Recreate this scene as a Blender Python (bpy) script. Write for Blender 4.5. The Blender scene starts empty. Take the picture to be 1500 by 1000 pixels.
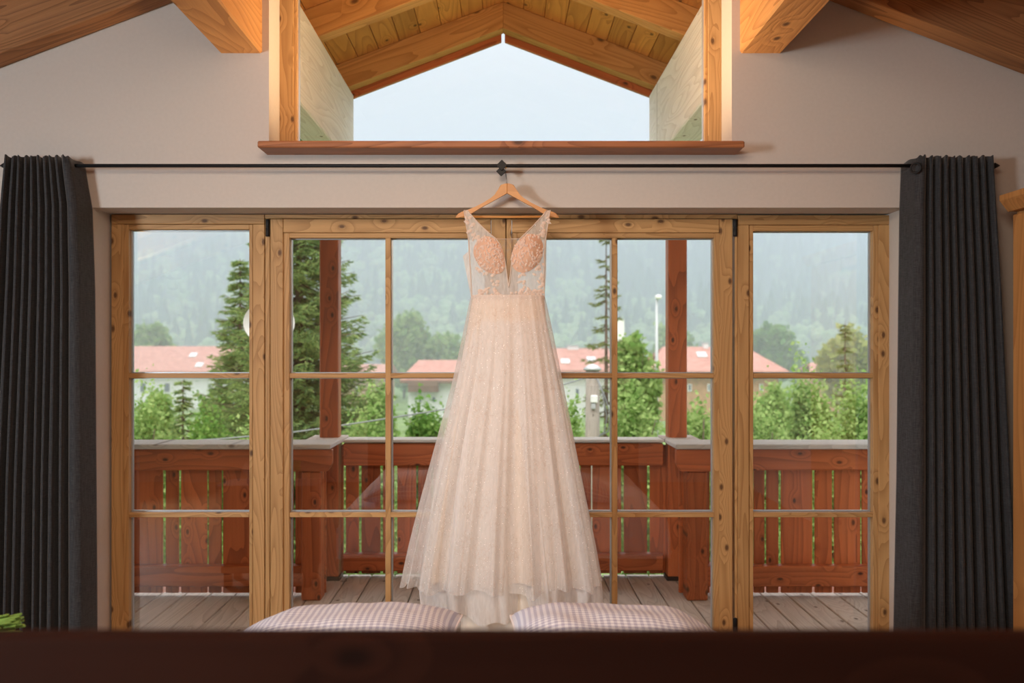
import bpy, bmesh, math, random
import numpy as np
from mathutils import Vector, Matrix, noise as mnoise

random.seed(7)
rng = np.random.default_rng(11)
S = bpy.context.scene
COL = S.collection
F, CX, CY, EYE = 1458.333, 737.0, 512.0, 1.62     # focal length in pixels, vanishing point, eye height

# ---------------------------------------------------------------- camera
cam = bpy.data.cameras.new('camera')
cam.lens, cam.sensor_width = 35.0, 36.0
cam.shift_x, cam.shift_y = 13 / 1500, 12 / 1500
cam.dof.use_dof = True
cam.dof.focus_distance = 4.5
cam.dof.aperture_fstop = 2.8
cam.clip_end = 5000
co = bpy.data.objects.new('camera', cam)
co.location = (0, 0, EYE)
co.rotation_euler = (math.pi / 2, 0, 0)
COL.objects.link(co)
S.camera = co

# ---------------------------------------------------------------- world, sun, lamps, exposure
S.view_settings.view_transform = 'Standard'
S.view_settings.look = 'None'
S.view_settings.exposure = 0.2
S.view_settings.gamma = 1.0
S.view_settings.use_curve_mapping = False
S.cycles.use_denoising = True
S.cycles.max_bounces = 12
S.cycles.diffuse_bounces = 5
S.cycles.transparent_max_bounces = 32
S.cycles.volume_bounces = 3
S.cycles.sample_clamp_indirect = 6.0

world = bpy.data.worlds.new('overcast_sky')
S.world = world
world.use_nodes = True
wn, wl = world.node_tree.nodes, world.node_tree.links
wn.clear()
wo = wn.new('ShaderNodeOutputWorld'); bg = wn.new('ShaderNodeBackground')
tcw = wn.new('ShaderNodeTexCoord'); sep = wn.new('ShaderNodeSeparateXYZ')
rmp = wn.new('ShaderNodeValToRGB')
rmp.color_ramp.elements[0].position = 0.0
rmp.color_ramp.elements[0].color = (0.73, 0.75, 0.76, 1)
rmp.color_ramp.elements[1].position = 0.22
rmp.color_ramp.elements[1].color = (0.80, 0.765, 0.74, 1)
e = rmp.color_ramp.elements.new(1.0); e.color = (0.92, 0.90, 0.88, 1)
wl.new(tcw.outputs['Generated'], sep.inputs[0]); wl.new(sep.outputs['Z'], rmp.inputs[0])
wl.new(rmp.outputs[0], bg.inputs['Color'])
mr = wn.new('ShaderNodeMapRange')
for k_, v_ in ((1, 0.25), (2, 1.0), (3, 1.0), (4, 3.3)): mr.inputs[k_].default_value = v_
wl.new(sep.outputs['Z'], mr.inputs[0]); wl.new(mr.outputs[0], bg.inputs['Strength'])
wl.new(bg.outputs[0], wo.inputs['Surface'])

def lamp(name, kind, loc, target, color, energy, **kw):
    d = bpy.data.lights.new(name, kind)
    d.color, d.energy = color, energy
    for k, v in kw.items(): setattr(d, k, v)
    o = bpy.data.objects.new(name, d)
    o.location = loc
    o.rotation_euler = (Vector(target) - Vector(loc)).to_track_quat('-Z', 'Y').to_euler()
    COL.objects.link(o)
    return o

lamp('sun', 'SUN', (0, -20, 40), (8, 14, 0), (1.0, 0.98, 0.96), 1.7, angle=math.radians(40))
# daylight from the window in the left wall, warm lamps of the room, warm light strip lying on the gable sill
lamp('side_window_light', 'AREA', (-4.5, -0.45, 1.95), (0.2, 4.6, 2.1), (0.86, 0.95, 1.0), 235, shape='RECTANGLE', size=1.0, size_y=1.0)
lamp('room_uplight', 'AREA', (0.0, 0.8, 2.3), (0, 0.8, 5), (1.0, 0.60, 0.30), 16, shape='RECTANGLE', size=2.2, size_y=1.4)
lamp('ceiling_lamp', 'AREA', (-0.5, 0.5, 3.1), (-0.1, 4.5, 1.2), (1.0, 0.80, 0.63), 23, shape='RECTANGLE', size=1.6, size_y=0.65, spread=math.radians(85))
lamp('sill_light', 'AREA', (-0.01, 4.62, 2.575), (-0.01, 4.66, 5), (1.0, 0.68, 0.38), 37, shape='RECTANGLE', size=1.1, size_y=0.05)

# ---------------------------------------------------------------- helpers
WL = {}                                             # world position of every parent

def P(px, py, Y):
    return Vector(((px - CX) * Y / F, Y, EYE - (py - CY) * Y / F))
def PX(px, Y): return (px - CX) * Y / F
def PZ(py, Y): return EYE - (py - CY) * Y / F

def tag(o, label=None, cat=None, group=None, kind=None):
    if label: o['label'] = label
    if cat: o['category'] = cat
    if group: o['group'] = group
    if kind: o['kind'] = kind
    return o

def link(o, parent=None, loc=(0, 0, 0)):
    COL.objects.link(o)
    w = Vector(loc)
    if parent is not None:
        o.parent = parent
        o.location = w - WL[parent]
    else:
        o.location = w
    WL[o] = w
    return o

def empty(name, loc=(0, 0, 0), label=None, cat=None, group=None, kind=None):
    o = bpy.data.objects.new(name, None)
    o.empty_display_size = 0.1
    link(o, None, loc)
    return tag(o, label, cat, group, kind)

def mk(name, verts, faces, mat, parent=None, smooth=False, loc=(0, 0, 0), mats=None, fmat=None):
    me = bpy.data.meshes.new(name)
    l = Vector(loc)
    if isinstance(verts, np.ndarray):
        v = verts - np.array(l)
        me.from_pydata(v.tolist(), [], faces.tolist() if isinstance(faces, np.ndarray) else faces)
    else:
        me.from_pydata([Vector(v) - l for v in verts], [], faces)
    me.update()
    for m in (mats or [mat]): me.materials.append(m)
    if fmat is not None: me.polygons.foreach_set('material_index', fmat)
    if smooth: me.polygons.foreach_set('use_smooth', [True] * len(me.polygons))
    o = bpy.data.objects.new(name, me)
    return link(o, parent, loc)

def from_bm(name, bm, mat, parent=None, smooth=False, loc=(0, 0, 0)):
    me = bpy.data.meshes.new(name)
    bmesh.ops.recalc_face_normals(bm, faces=bm.faces)
    bm.to_mesh(me); bm.free()
    me.materials.append(mat)
    if smooth: me.polygons.foreach_set('use_smooth', [True] * len(me.polygons))
    o = bpy.data.objects.new(name, me)
    return link(o, parent, loc)

def box(name, x0, x1, y0, y1, z0, z1, mat, parent=None, bevel=0.003, rot_y=0.0):
    c = ((x0 + x1) / 2, (y0 + y1) / 2, (z0 + z1) / 2)
    bm = bmesh.new()
    bmesh.ops.create_cube(bm, size=1.0)
    bmesh.ops.scale(bm, vec=(abs(x1 - x0), abs(y1 - y0), abs(z1 - z0)), verts=bm.verts)
    if bevel:
        bmesh.ops.bevel(bm, geom=bm.edges[:], offset=bevel, segments=1, affect='EDGES', profile=0.5)
    o = from_bm(name, bm, mat, parent, False, c)
    o.rotation_euler.y = rot_y
    return o

def pbox(name, px0, px1, py0, py1, Y, depth, mat, parent=None, bevel=0.002):
    return box(name, PX(px0, Y), PX(px1, Y), Y, Y + depth, PZ(py1, Y), PZ(py0, Y), mat, parent, bevel)

def prism(name, poly, y0, y1, mat, parent=None, bevel=0.0, loc=None):
    """polygon in x,z extruded along y"""
    bm = bmesh.new()
    c = Vector(loc) if loc else Vector((sum(p[0] for p in poly) / len(poly), (y0 + y1) / 2, sum(p[1] for p in poly) / len(poly)))
    a = [bm.verts.new(Vector((x, y0, z)) - c) for x, z in poly]
    b = [bm.verts.new(Vector((x, y1, z)) - c) for x, z in poly]
    bm.faces.new(a); bm.faces.new(b[::-1])
    n = len(poly)
    for i in range(n):
        bm.faces.new((a[i], b[i], b[(i + 1) % n], a[(i + 1) % n]))
    if bevel:
        bmesh.ops.bevel(bm, geom=bm.edges[:], offset=bevel, segments=2, affect='EDGES', profile=0.5)
    return from_bm(name, bm, mat, parent, False, c)

def tube_data(path, r, n=8, cap=True):
    path = [Vector(p) for p in path]
    rr = r if isinstance(r, (list, tuple)) else [r] * len(path)
    vs, fs = [], []
    up = Vector((0.13, 0.21, 0.97))
    for i, p in enumerate(path):
        t = (path[min(i + 1, len(path) - 1)] - path[max(i - 1, 0)]).normalized()
        a = t.cross(up)
        if a.length < 1e-3: a = t.cross(Vector((1, 0, 0)))
        a.normalize(); b = t.cross(a).normalized()
        for k in range(n):
            w = 2 * math.pi * k / n
            vs.append(p + (a * math.cos(w) + b * math.sin(w)) * rr[i])
    for i in range(len(path) - 1):
        for k in range(n):
            fs.append((i * n + k, i * n + (k + 1) % n, (i + 1) * n + (k + 1) % n, (i + 1) * n + k))
    if cap:
        fs.append(tuple(range(n))[::-1]); fs.append(tuple((len(path) - 1) * n + k for k in range(n)))
    return vs, fs

def tube(name, path, r, mat, parent=None, n=8):
    vs, fs = tube_data(path, r, n)
    c = sum((Vector(p) for p in path), Vector()) / len(path)
    return mk(name, vs, fs, mat, parent, True, c)

def lathe(name, prof, mat, parent=None, loc=(0, 0, 0), n=16, axis='Z'):
    vs, fs = [], []
    for r, h in prof:
        for k in range(n):
            w = 2 * math.pi * k / n
            a, b = r * math.cos(w), r * math.sin(w)
            v = (a, b, h) if axis == 'Z' else ((h, a, b) if axis == 'X' else (a, h, b))
            vs.append(Vector(v) + Vector(loc))
    m = len(prof)
    for i in range(m - 1):
        for k in range(n):
            fs.append((i * n + k, i * n + (k + 1) % n, (i + 1) * n + (k + 1) % n, (i + 1) * n + k))
    fs.append(tuple(range(n))[::-1]); fs.append(tuple((m - 1) * n + k for k in range(n)))
    o = mk(name, vs, fs, mat, parent, True, loc)
    return o

def interp(tab, y):
    ys = [t[0] for t in tab]
    return np.interp(y, ys, [t[1] for t in tab])

# ---------------------------------------------------------------- materials
def new_mat(name):
    m = bpy.data.materials.new(name)
    m.use_nodes = True
    nt = m.node_tree
    nt.nodes.clear()
    out = nt.nodes.new('ShaderNodeOutputMaterial')
    return m, nt.nodes, nt.links, out

def N(nodes, links, typ, ins=None, **props):
    n = nodes.new(typ)
    for k, v in props.items(): setattr(n, k, v)
    for k, v in (ins or {}).items():
        if hasattr(v, 'is_output') or isinstance(v, bpy.types.NodeSocket): links.new(v, n.inputs[k])
        else: n.inputs[k].default_value = v
    return n

def math_(n, l, op, a, b=None, c=None, clamp=False):
    ins = {0: a}
    if b is not None: ins[1] = b
    if c is not None: ins[2] = c
    return N(n, l, 'ShaderNodeMath', ins, operation=op, use_clamp=clamp).outputs[0]

def mix_(n, l, fac, a, b, blend='MIX'):
    m = n.new('ShaderNodeMix'); m.data_type = 'RGBA'; m.blend_type = blend
    for idx, v in ((0, fac), (6, a), (7, b)):
        if isinstance(v, bpy.types.NodeSocket): l.new(v, m.inputs[idx])
        else: m.inputs[idx].default_value = v if idx == 0 else (*v[:3], 1)
    return m.outputs[2]

def maprange(n, l, v, a, b, c, d):
    return N(n, l, 'ShaderNodeMapRange', {0: v, 1: a, 2: b, 3: c, 4: d}).outputs[0]

def wood(name, light, dark, knot, axis='z', ring=5.0, turns=9.0, knots=4.0, knot_amt=0.5, rough=0.55, vary=0.18, bump=0.15, fibre=0.25, spec=0.3):
    m, n, l, out = new_mat(name)
    tc = N(n, l, 'ShaderNodeTexCoord'); oi = N(n, l, 'ShaderNodeObjectInfo')
    rv = N(n, l, 'ShaderNodeVectorMath', {0: oi.outputs['Random'], 1: (37.0, 91.0, 53.0)}, operation='MULTIPLY')
    vec = N(n, l, 'ShaderNodeVectorMath', {0: tc.outputs['Object'], 1: rv.outputs[0]}, operation='ADD').outputs[0]
    ax = 'xyz'.index(axis)
    def sc(along, across, flat=0):
        s = [across] * 3; s[ax] = along
        if flat: s[2 if axis == 'y' else 1] *= flat
        return N(n, l, 'ShaderNodeMapping', {'Vector': vec, 'Scale': tuple(s)}).outputs[0]
    big = N(n, l, 'ShaderNodeTexNoise', {'Vector': sc(0.10, 1.0), 'Scale': ring, 'Detail': 1.6, 'Roughness': 0.45, 'Distortion': 0.25}).outputs[0]
    sx = N(n, l, 'ShaderNodeSeparateXYZ', {0: sc(0.9, 1.6)})
    kv = N(n, l, 'ShaderNodeCombineXYZ', {0: sx.outputs[0], 1: sx.outputs[1 if axis == 'y' else 2]}).outputs[0]
    vo = N(n, l, 'ShaderNodeTexVoronoi', {'Vector': kv, 'Scale': knots}, voronoi_dimensions='2D')
    d = vo.outputs['Distance']
    sel = math_(n, l, 'LESS_THAN', N(n, l, 'ShaderNodeSeparateColor', {0: vo.outputs['Color']}).outputs[0], knot_amt)
    near = math_(n, l, 'MULTIPLY', maprange(n, l, d, 0.0, 0.34, 1.0, 0.0), sel)
    v = math_(n, l, 'MULTIPLY_ADD', big, turns * 2.2, math_(n, l, 'MULTIPLY', near, 2.0))
    saw = math_(n, l, 'FRACT', v)
    g = math_(n, l, 'POWER', saw, 2.2)
    fib = N(n, l, 'ShaderNodeTexNoise', {'Vector': sc(2.0, 70.0), 'Scale': 1.6, 'Detail': 3.0}).outputs[0]
    col = mix_(n, l, math_(n, l, 'MULTIPLY', g, 0.75), light, dark)
    col = mix_(n, l, maprange(n, l, fib, 0.35, 0.75, 0.0, fibre), col, dark)
    blot = N(n, l, 'ShaderNodeTexNoise', {'Vector': sc(0.5, 1.5), 'Scale': 2.2, 'Detail': 2.0}).outputs[0]
    col = mix_(n, l, maprange(n, l, blot, 0.45, 0.75, 0.0, 0.35), col, dark)
    km = math_(n, l, 'MULTIPLY', maprange(n, l, d, 0.04, 0.10, 1.0, 0.0), sel)
    col = mix_(n, l, math_(n, l, 'MULTIPLY', km, 0.85), col, knot)
    hv = N(n, l, 'ShaderNodeHueSaturation', {'Color': col, 'Value': maprange(n, l, oi.outputs['Random'], 0, 1, 1 - vary, 1 + vary)}).outputs[0]
    bs = N(n, l, 'ShaderNodeBsdfPrincipled', {'Base Color': hv, 'Roughness': rough, 'Specular IOR Level': spec})
    bp = N(n, l, 'ShaderNodeBump', {'Height': math_(n, l, 'ADD', math_(n, l, 'MULTIPLY', g, -0.5), fib), 'Strength': bump, 'Distance': 0.004})
    l.new(bp.outputs[0], bs.inputs['Normal'])
    l.new(bs.outputs[0], out.inputs[0])
    return m

def plain(name, color, rough=0.6, metallic=0.0, noise_scale=0.0, noise_amt=0.1, bump=0.0, spec=0.4):
    m, n, l, out = new_mat(name)
    bs = N(n, l, 'ShaderNodeBsdfPrincipled', {'Base Color': (*color, 1), 'Roughness': rough, 'Metallic': metallic, 'Specular IOR Level': spec})
    if noise_scale:
        tc = N(n, l, 'ShaderNodeTexCoord')
        no = N(n, l, 'ShaderNodeTexNoise', {'Vector': tc.outputs['Object'], 'Scale': noise_scale, 'Detail': 4.0}).outputs[0]
        dk = tuple(c * (1 - noise_amt) for c in color); lt = tuple(min(1, c * (1 + noise_amt)) for c in color)
        l.new(mix_(n, l, maprange(n, l, no, 0.3, 0.7, 0, 1), dk, lt), bs.inputs['Base Color'])
        if bump:
            bp = N(n, l, 'ShaderNodeBump', {'Height': no, 'Strength': bump, 'Distance': 0.003})
            l.new(bp.outputs[0], bs.inputs['Normal'])
    l.new(bs.outputs[0], out.inputs[0])
    return m

def glass_mat(name, r0=0.075):
    m, n, l, out = new_mat(name)
    lw = N(n, l, 'ShaderNodeLayerWeight', {'Blend': 0.5}).outputs['Facing']
    f5 = math_(n, l, 'POWER', lw, 5.0)
    fac = math_(n, l, 'MULTIPLY_ADD', f5, 0.7, r0, clamp=True)
    tr = N(n, l, 'ShaderNodeBsdfTransparent', {'Color': (0.985, 0.995, 0.99, 1)})
    gl = N(n, l, 'ShaderNodeBsdfGlossy', {'Color': (1, 1, 1, 1), 'Roughness': 0.0})
    mx = N(n, l, 'ShaderNodeMixShader', {0: fac, 1: tr.outputs[0], 2: gl.outputs[0]})
    l.new(mx.outputs[0], out.inputs[0])
    return m

def leaf_mat(name, c1, c2, trans=0.35):
    m, n, l, out = new_mat(name)
    ge = N(n, l, 'ShaderNodeNewGeometry')
    col = mix_(n, l, ge.outputs['Random Per Island'], c1, c2)
    df = N(n, l, 'ShaderNodeBsdfDiffuse', {'Color': col}); tl = N(n, l, 'ShaderNodeBsdfTranslucent', {'Color': col})
    mx = N(n, l, 'ShaderNodeMixShader', {0: trans, 1: df.outputs[0], 2: tl.outputs[0]})
    l.new(mx.outputs[0], out.inputs[0])
    return m

M = {}
larch = dict(light=(0.52, 0.31, 0.13), dark=(0.30, 0.155, 0.055), knot=(0.06, 0.022, 0.01))
for a in 'xyz':
    M['door_' + a] = wood('door_larch_' + a, axis=a, ring=6, turns=10, knots=5.0, knot_amt=0.6, vary=0.06, rough=0.5, **larch)
    M['beam_' + a] = wood('spruce_beam_' + a, (0.60, 0.31, 0.11), (0.34, 0.15, 0.045), (0.07, 0.03, 0.012), axis=a, ring=4, turns=9, knots=3, knot_amt=0.45, vary=0.1, rough=0.65, bump=0.4)
    M['rail_' + a] = wood('stained_rail_' + a, (0.56, 0.155, 0.052), (0.24, 0.058, 0.02), (0.02, 0.008, 0.005), axis=a, ring=4, turns=7, knots=4.5, knot_amt=0.5, vary=0.2, rough=0.42, bump=0.2)
    M['deck_' + a] = wood('weathered_deck_' + a, (0.64, 0.58, 0.53), (0.40, 0.345, 0.30), (0.10, 0.075, 0.06), axis=a, ring=6, turns=8, knots=4, knot_amt=0.4, vary=0.12, rough=0.7, bump=0.4)
M['dark_beam'] = wood('dark_rafter', (0.40, 0.19, 0.075), (0.16, 0.07, 0.028), (0.04, 0.018, 0.008), axis='x', ring=6, turns=10, knots=3, knot_amt=0.4, vary=0.05, rough=0.7, bump=0.5)
M['soffit'] = wood('roof_board', (0.62, 0.27, 0.07), (0.36, 0.13, 0.03), (0.06, 0.025, 0.01), axis='y', ring=4, turns=7, knots=3.5, knot_amt=0.5, vary=0.22, rough=0.6)
M['weathered'] = wood('weathered_purlin', (0.90, 0.86, 0.83), (0.66, 0.61, 0.57), (0.13, 0.08, 0.05), axis='y', ring=5, turns=8, knots=5, knot_amt=0.55, vary=0.04, rough=0.75, bump=0.4)
M['cap'] = wood('weathered_cap', (0.66, 0.64, 0.61), (0.45, 0.43, 0.41), (0.2, 0.17, 0.15), axis='x', ring=6, turns=8, vary=0.06, rough=0.75)
M['sill'] = wood('sill_board', (0.40, 0.16, 0.065), (0.19, 0.065, 0.025), (0.04, 0.015, 0.008), axis='x', ring=5, turns=8, knots=3, vary=0.02, rough=0.45)
M['cabinet'] = wood('pine_wardrobe', (0.62, 0.31, 0.105), (0.42, 0.18, 0.055), (0.06, 0.02, 0.01), axis='z', ring=4, turns=6, knots=4, knot_amt=0.5, vary=0.05, rough=0.45)
M['mahogany'] = wood('dark_headboard', (0.06, 0.019, 0.010), (0.03, 0.009, 0.005), (0.02, 0.008, 0.005), axis='x', ring=3, turns=5, vary=0.02, rough=0.65, spec=0.15)
M['hanger'] = wood('hanger_wood', (0.62, 0.30, 0.09), (0.50, 0.22, 0.06), (0.4, 0.16, 0.05), axis='x', ring=4, turns=4, knot_amt=0.0, vary=0.0, rough=0.35, bump=0.03)
M['old_pole'] = wood('grey_pole', (0.42, 0.37, 0.31), (0.22, 0.19, 0.16), (0.1, 0.08, 0.06), axis='z', vary=0.0)
M['floor'] = wood('floor_oak', (0.42, 0.24, 0.12), (0.25, 0.13, 0.06), (0.08, 0.04, 0.02), axis='y', vary=0.1)
M['plaster'] = plain('plaster', (0.57, 0.525, 0.48), 0.9, noise_scale=60, noise_amt=0.02, bump=0.06, spec=0.1)
M['black'] = plain('black_iron', (0.010, 0.010, 0.011), 0.5, 0.0, spec=0.25)
M['glass'] = glass_mat('window_glass')
M['gable_glass'] = glass_mat('gable_glass', 0.025)
M['spacer'] = plain('glazing_spacer', (0.50, 0.54, 0.60), 0.35, 0.5)
M['gasket'] = plain('glazing_gasket', (0.03, 0.035, 0.04), 0.6)
M['sheet'] = plain('bed_linen', (0.88, 0.88, 0.92), 0.85, noise_scale=12, noise_amt=0.03, bump=0.1, spec=0.1)
M['steel'] = plain('steel_wire', (0.35, 0.33, 0.32), 0.3, 0.9)
M['yellow'] = plain('yellow_cord', (0.75, 0.42, 0.05), 0.6)
M['white'] = plain('white_paint', (0.86, 0.86, 0.84), 0.5)
M['grey_metal'] = plain('galvanised_metal', (0.55, 0.57, 0.58), 0.5, 0.3)
M['wallwhite'] = plain('house_render', (0.80, 0.79, 0.76), 0.9, noise_scale=1, noise_amt=0.04)
M['timber_wall'] = plain('house_timber', (0.55, 0.30, 0.15), 0.8, noise_scale=2, noise_amt=0.2)
M['brown_timber'] = plain('house_dark_timber', (0.20, 0.10, 0.06), 0.8, noise_scale=2, noise_amt=0.2)
M['window_dark'] = plain('house_window', (0.10, 0.13, 0.16), 0.15)
M['bark'] = plain('bark', (0.13, 0.09, 0.065), 0.9, noise_scale=8, noise_amt=0.4)
M['cable'] = plain('grey_cable', (0.25, 0.26, 0.27), 0.6)
M['grass'] = plain('meadow', (0.22, 0.30, 0.12), 0.95, noise_scale=0.3, noise_amt=0.35, spec=0.0)
M['hillground'] = plain('forest_floor', (0.10, 0.16, 0.07), 0.95, noise_scale=0.02, noise_amt=0.4, spec=0.0)
M['spruce'] = leaf_mat('spruce_needles', (0.10, 0.21, 0.08), (0.46, 0.56, 0.21), 0.4)
M['spruce_pale'] = leaf_mat('larch_needles', (0.16, 0.22, 0.08), (0.34, 0.36, 0.15), 0.3)
M['leaf'] = leaf_mat('green_leaves', (0.20, 0.35, 0.09), (0.48, 0.61, 0.24), 0.45)
M['leaf_dark'] = leaf_mat('deep_green_leaves', (0.10, 0.24, 0.05), (0.28, 0.44, 0.11), 0.4)
M['leaf_yellow'] = leaf_mat('yellow_green_leaves', (0.34, 0.40, 0.09), (0.56, 0.54, 0.19), 0.4)
M['flower'] = plain('cream_petal', (0.85, 0.72, 0.66), 0.7)
M['stem'] = plain('green_stem', (0.20, 0.36, 0.07), 0.5, noise_scale=30, noise_amt=0.3)

def tile_mat():
    m, n, l, out = new_mat('red_roof_tiles')
    tc = N(n, l, 'ShaderNodeTexCoord')
    w = N(n, l, 'ShaderNodeTexWave', {'Vector': tc.outputs['Object'], 'Scale': 1.6, 'Distortion': 0.4}, bands_direction='Z').outputs[1]
    no = N(n, l, 'ShaderNodeTexNoise', {'Vector': tc.outputs['Object'], 'Scale': 1.5, 'Detail': 5.0}).outputs[0]
    col = mix_(n, l, maprange(n, l, no, 0.3, 0.7, 0, 1), (0.52, 0.20, 0.14), (0.68, 0.33, 0.25))
    bs = N(n, l, 'ShaderNodeBsdfPrincipled', {'Base Color': col, 'Roughness': 0.5})
    bp = N(n, l, 'ShaderNodeBump', {'Height': w, 'Strength': 0.3, 'Distance': 0.05})
    l.new(bp.outputs[0], bs.inputs['Normal'])
    l.new(bs.outputs[0], out.inputs[0])
    return m
M['tiles'] = tile_mat()

def linen_mat():
    m, n, l, out = new_mat('charcoal_linen')
    tc = N(n, l, 'ShaderNodeTexCoord')
    a = N(n, l, 'ShaderNodeTexNoise', {'Vector': N(n, l, 'ShaderNodeMapping', {'Vector': tc.outputs['Object'], 'Scale': (300, 300, 20)}).outputs[0], 'Scale': 1.0, 'Detail': 2.0}).outputs[0]
    b = N(n, l, 'ShaderNodeTexNoise', {'Vector': N(n, l, 'ShaderNodeMapping', {'Vector': tc.outputs['Object'], 'Scale': (40, 40, 400)}).outputs[0], 'Scale': 1.0, 'Detail': 2.0}).outputs[0]
    s = math_(n, l, 'ADD', a, b)
    col = mix_(n, l, maprange(n, l, s, 0.7, 1.3, 0, 1), (0.022, 0.024, 0.027), (0.060, 0.062, 0.067))
    bs = N(n, l, 'ShaderNodeBsdfPrincipled', {'Base Color': col, 'Roughness': 0.8, 'Sheen Weight': 0.25, 'Sheen Roughness': 0.4, 'Specular IOR Level': 0.2})
    bp = N(n, l, 'ShaderNodeBump', {'Height': s, 'Strength': 0.25, 'Distance': 0.001})
    l.new(bp.outputs[0], bs.inputs['Normal'])
    l.new(bs.outputs[0], out.inputs[0])
    return m
M['linen'] = linen_mat()

def gingham_mat():
    m, n, l, out = new_mat('gingham')
    uv = N(n, l, 'ShaderNodeUVMap')
    sp = N(n, l, 'ShaderNodeSeparateXYZ', {0: uv.outputs[0]})
    def band(s): return math_(n, l, 'GREATER_THAN', math_(n, l, 'FRACT', math_(n, l, 'MULTIPLY', s, 50.0)), 0.5)
    t = math_(n, l, 'MULTIPLY', math_(n, l, 'ADD', band(sp.outputs[0]), band(sp.outputs[1])), 0.5)
    col = mix_(n, l, t, (0.88, 0.92, 1.0), (0.42, 0.45, 0.62))
    bs = N(n, l, 'ShaderNodeBsdfPrincipled', {'Base Color': col, 'Roughness': 0.85, 'Specular IOR Level': 0.1})
    l.new(bs.outputs[0], out.inputs[0])
    return m
M['gingham'] = gingham_mat()

def cloth_mat(name, col, alpha, vein=0.0, veincol=(0.5, 0.38, 0.3), glitter=0.0, trans=0.5, fine=0.25, floral=0.0):
    """sheer or opaque fabric: diffuse + translucent, with see-through mesh, embroidered veins and sequins"""
    m, n, l, out = new_mat(name)
    tc = N(n, l, 'ShaderNodeTexCoord')
    co_ = tc.outputs['Object']
    color = (*col, 1)
    al = None
    if fine:
        fn = N(n, l, 'ShaderNodeTexNoise', {'Vector': N(n, l, 'ShaderNodeMapping', {'Vector': co_, 'Scale': (1, 1, 0.25)}).outputs[0], 'Scale': 90.0, 'Detail': 3.0}).outputs[0]
        al = maprange(n, l, fn, 0.3, 0.7, alpha - fine * 0.5, alpha + fine * 0.5)
    if vein:
        wp = N(n, l, 'ShaderNodeTexNoise', {'Vector': co_, 'Scale': 40.0, 'Detail': 2.0}).outputs[1]
        wv = N(n, l, 'ShaderNodeVectorMath', {0: wp, 1: (0.03, 0.03, 0.03), 2: co_}, operation='MULTIPLY_ADD').outputs[0]
        vd = N(n, l, 'ShaderNodeTexVoronoi', {'Vector': N(n, l, 'ShaderNodeMapping', {'Vector': wv, 'Scale': (1, 1, 0.7)}).outputs[0], 'Scale': 62.0}, feature='DISTANCE_TO_EDGE').outputs['Distance']
        vm = maprange(n, l, vd, 0.02, 0.06, 1.0, 0.0)
        pn = N(n, l, 'ShaderNodeTexNoise', {'Vector': co_, 'Scale': 14.0, 'Detail': 1.0}).outputs[0]
        vm = math_(n, l, 'MULTIPLY', vm, maprange(n, l, pn, 0.4, 0.62, 0.0, vein))
        color = mix_(n, l, vm, color, veincol)
        al = math_(n, l, 'MAXIMUM', al, math_(n, l, 'MULTIPLY', vm, 0.95))
    if floral:
        vf = N(n, l, 'ShaderNodeTexVoronoi', {'Vector': co_, 'Scale': 85.0}).outputs['Distance']
        fm = maprange(n, l, vf, 0.25, 0.35, floral, 0.0)
        al = math_(n, l, 'MAXIMUM', al, fm)
    df = N(n, l, 'ShaderNodeBsdfDiffuse'); tl = N(n, l, 'ShaderNodeBsdfTranslucent')
    for s in (df, tl):
        if isinstance(color, tuple): s.inputs[0].default_value = color
        else: l.new(color, s.inputs[0])
    sh = N(n, l, 'ShaderNodeMixShader', {0: trans, 1: df.outputs[0], 2: tl.outputs[0]}).outputs[0]
    if alpha < 1 and al is not None:
        tr = N(n, l, 'ShaderNodeBsdfTransparent')
        sh = N(n, l, 'ShaderNodeMixShader', {0: al, 1: tr.outputs[0], 2: sh}).outputs[0]
    if glitter:
        vg = N(n, l, 'ShaderNodeTexVoronoi', {'Vector': co_, 'Scale': 230.0})
        hit = math_(n, l, 'LESS_THAN', vg.outputs['Distance'], 0.33)
        pick = math_(n, l, 'GREATER_THAN', N(n, l, 'ShaderNodeSeparateColor', {0: vg.outputs['Color']}).outputs[1], 1 - glitter)
        gm = math_(n, l, 'MULTIPLY', hit, pick)
        gs = N(n, l, 'ShaderNodeBsdfPrincipled', {'Base Color': (0.98, 0.95, 0.92, 1), 'Roughness': 0.35, 'Metallic': 0.2})
        sh = N(n, l, 'ShaderNodeMixShader', {0: gm, 1: sh, 2: gs.outputs[0]}).outputs[0]
    l.new(sh, out.inputs[0])
    return m
M['lining'] = cloth_mat('ivory_lining', (0.84, 0.705, 0.58), 1.0, trans=0.12, fine=0)
M['train'] = cloth_mat('ivory_train', (0.94, 0.88, 0.79), 1.0, trans=0.25, fine=0)
M['tulle'] = cloth_mat('glitter_tulle', (0.98, 0.97, 0.96), 0.44, vein=0.55, veincol=(0.66, 0.52, 0.44), glitter=0.03, trans=0.42, fine=0.08)
M['under_tulle'] = cloth_mat('white_tulle', (0.97, 0.97, 0.98), 0.74, trans=0.45, fine=0.15)
M['mesh'] = cloth_mat('sheer_mesh', (0.98, 0.97, 0.96), 0.68, trans=0.5, fine=0.22, floral=0.0)
M['back_mesh'] = cloth_mat('back_mesh', (0.86, 0.78, 0.70), 0.26, trans=0.5, fine=0.15)
M['cup'] = cloth_mat('nude_cup', (0.86, 0.58, 0.43), 1.0, trans=0.3, fine=0)
M['lace'] = cloth_mat('lace_leaf', (0.90, 0.77, 0.68), 1.0, trans=0.4, fine=0)
M['piping'] = cloth_mat('bodice_piping', (0.86, 0.76, 0.68), 1.0, trans=0.4, fine=0)
M['sequin'] = plain('sequin', (0.95, 0.94, 0.92), 0.2, 0.3)

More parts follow.
